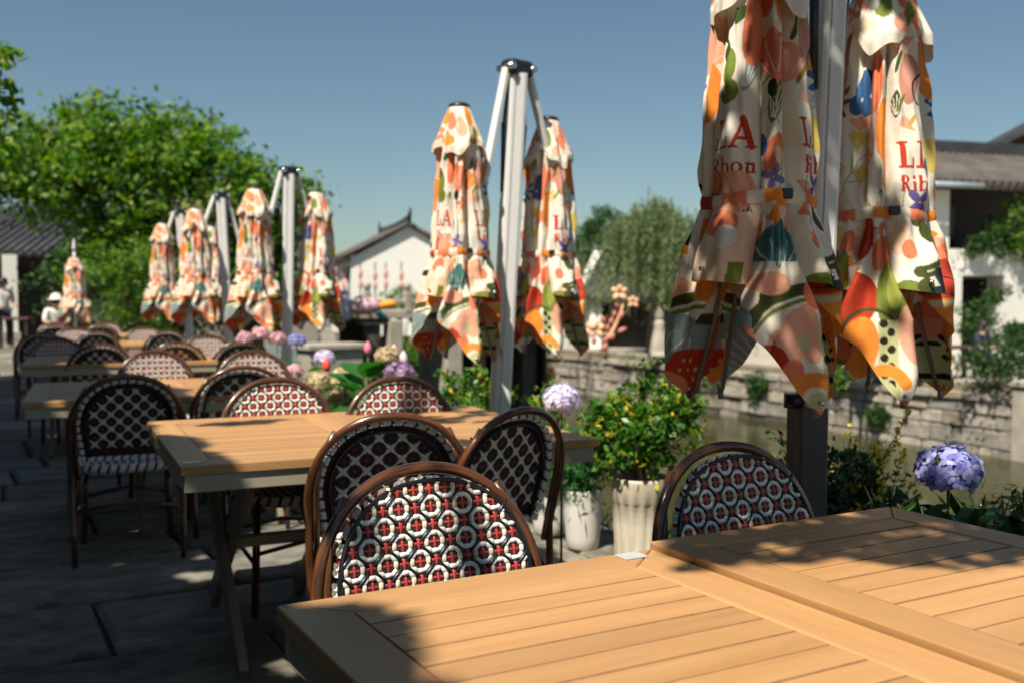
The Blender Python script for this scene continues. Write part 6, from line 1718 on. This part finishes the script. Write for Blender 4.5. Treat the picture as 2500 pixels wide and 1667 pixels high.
def shade_tree(name, label, trunk, fns, box, dens, zlo, zthick, L, W, mat, lift=True, limbs=60):
    x0, x1, y0, y1 = box
    n = int((x1 - x0) * (y1 - y0) * dens)
    x = rng.uniform(x0, x1, n); y = rng.uniform(y0, y1, n)
    k = np.zeros(n, bool)
    for f in fns: k |= f(x, y)
    x, y = x[k], y[k]
    dist = np.hypot(x, y - 1.6)
    z = (np.maximum(zlo, H + .40 * dist) if lift else np.full(len(x), zlo)) + rng.uniform(0, zthick, len(x))
    z += .5 * np.sin(x * 1.3) * np.cos(y * 1.1)
    P = np.stack([x + SUN.x / SUN.z * (z - .74), y + SUN.y / SUN.z * (z - .74), z], -1)
    t = thing(name, label, 'tree', trunk)
    tv = np.array(trunk)
    m = MB(); top = float(np.percentile(z, 30))
    m.tube([(0, 0, 0), (.1, .1, top * .4), (.15, .2, top * .75)], [.24, .2, .14], 10)
    for c in P[rng.choice(len(P), min(limbs, len(P)), replace=False)]:
        c = c - tv
        m.tube([(.15, .2, top * .72), (c[0] * .4, c[1] * .4, top * .72 + (c[2] - top * .72) * .6 + .3), tuple(c)], [.05, .03, .006], 5)
    m.obj('trunk', M_bark, t)
    return t, P - tv
t, P = shade_tree('shade_tree', 'big leafy tree left of the rows, one leafy branch showing at the left edge', (-3.2, 3.5, 0), [shade_big], (-4.2, 1.35, -1.2, 17.5), 2600, 4.2, 1.3, .11, .09, M_leaf, False, 16)
n_ = 9000; x = rng.uniform(-7.0, 1.2, n_); y = rng.uniform(-4, 17, n_); z = rng.uniform(5.8, 8.2, n_)
k = (x < edge_x(y) - .35) & (x + SUN.x / SUN.z * (z - .74) > -9)
for hx, hy, hr in HOLES: k &= ((x - hx) ** 2 + (y - hy) ** 2) > (hr + .22) ** 2
P2 = np.stack([x + SUN.x / SUN.z * (z - .74), y + SUN.y / SUN.z * (z - .74), z], -1)[k]
leaf_obj('sky_shield_leaves', P2 - np.array((-3.2, 3.5, 0)), .34, .24, M_leaf_dark, t, .8)  # extra leaf layer added to keep sky light off the terrace
# the branch that hangs into the picture, upper left corner
B = []
for (px, py, r_, n_) in ((2, 128, .09, 14), (22, 136, .08, 10), (0, 165, .08, 9), (4, 212, .08, 12), (24, 222, .08, 9), (8, 250, .10, 18), (30, 240, .08, 10), (-8, 300, .14, 26), (-14, 350, .14, 26), (30, 285, .06, 5), (42, 132, .05, 5)):
    c = at(px, 7.6, py)
    for _ in range(n_): B.append((c.x + 3.2 + random.gauss(0, r_ * .6), c.y - 3.5 + random.gauss(0, r_ * .8), c.z + random.gauss(0, r_ * .5)))
leaf_obj('crown', P, .11, .085, M_leaf_dark, t)
leaf_obj('low_branch_leaves', np.array(B), .10, .06, M_leaf, t)
m = MB(); c0 = at(-60, 7.4, 60); c1 = at(-8, 7.6, 170); c2 = at(-10, 7.6, 340)
o_ = Vector((-3.2, 3.5, 0)); m.tube([Vector((.3, .4, 4.2)), c0 - o_, c1 - o_], [.05, .03, .008], 6); m.tube([c0 - o_, c2 - o_], [.02, .006], 5); m.obj('branch', M_bark, t)
t, P = shade_tree('street_tree', 'leafy tree behind the viewer, dappling the right front table', (-1.2, -2.4, 0), [shade_right, shade_c1, shade_tbl], (.6, 3.8, .5, 4.4), 2100, 3.7, .9, .075, .058, M_leaf, False, 0)
leaf_obj('crown', P, .075, .058, M_leaf, t)
# fallen leaves on the paving
for i, (x, y) in enumerate(((.55, 5.05), (.30, 4.75))):
    V, F = leaf_quads(np.array([[0, 0, .006]]), .07, .035, rng, 1.0); V[:, 2] = .004 + .006 * (np.arange(4) % 2)
    o = link('fallen_leaf', np_mesh('fallen_leaf', V, F, M_bush), None, (x, y, .02)); setp(o, ('yellow green fallen leaf on the lit paving strip', 'fallen leaf in shade by the far left front chair')[i], 'leaf')
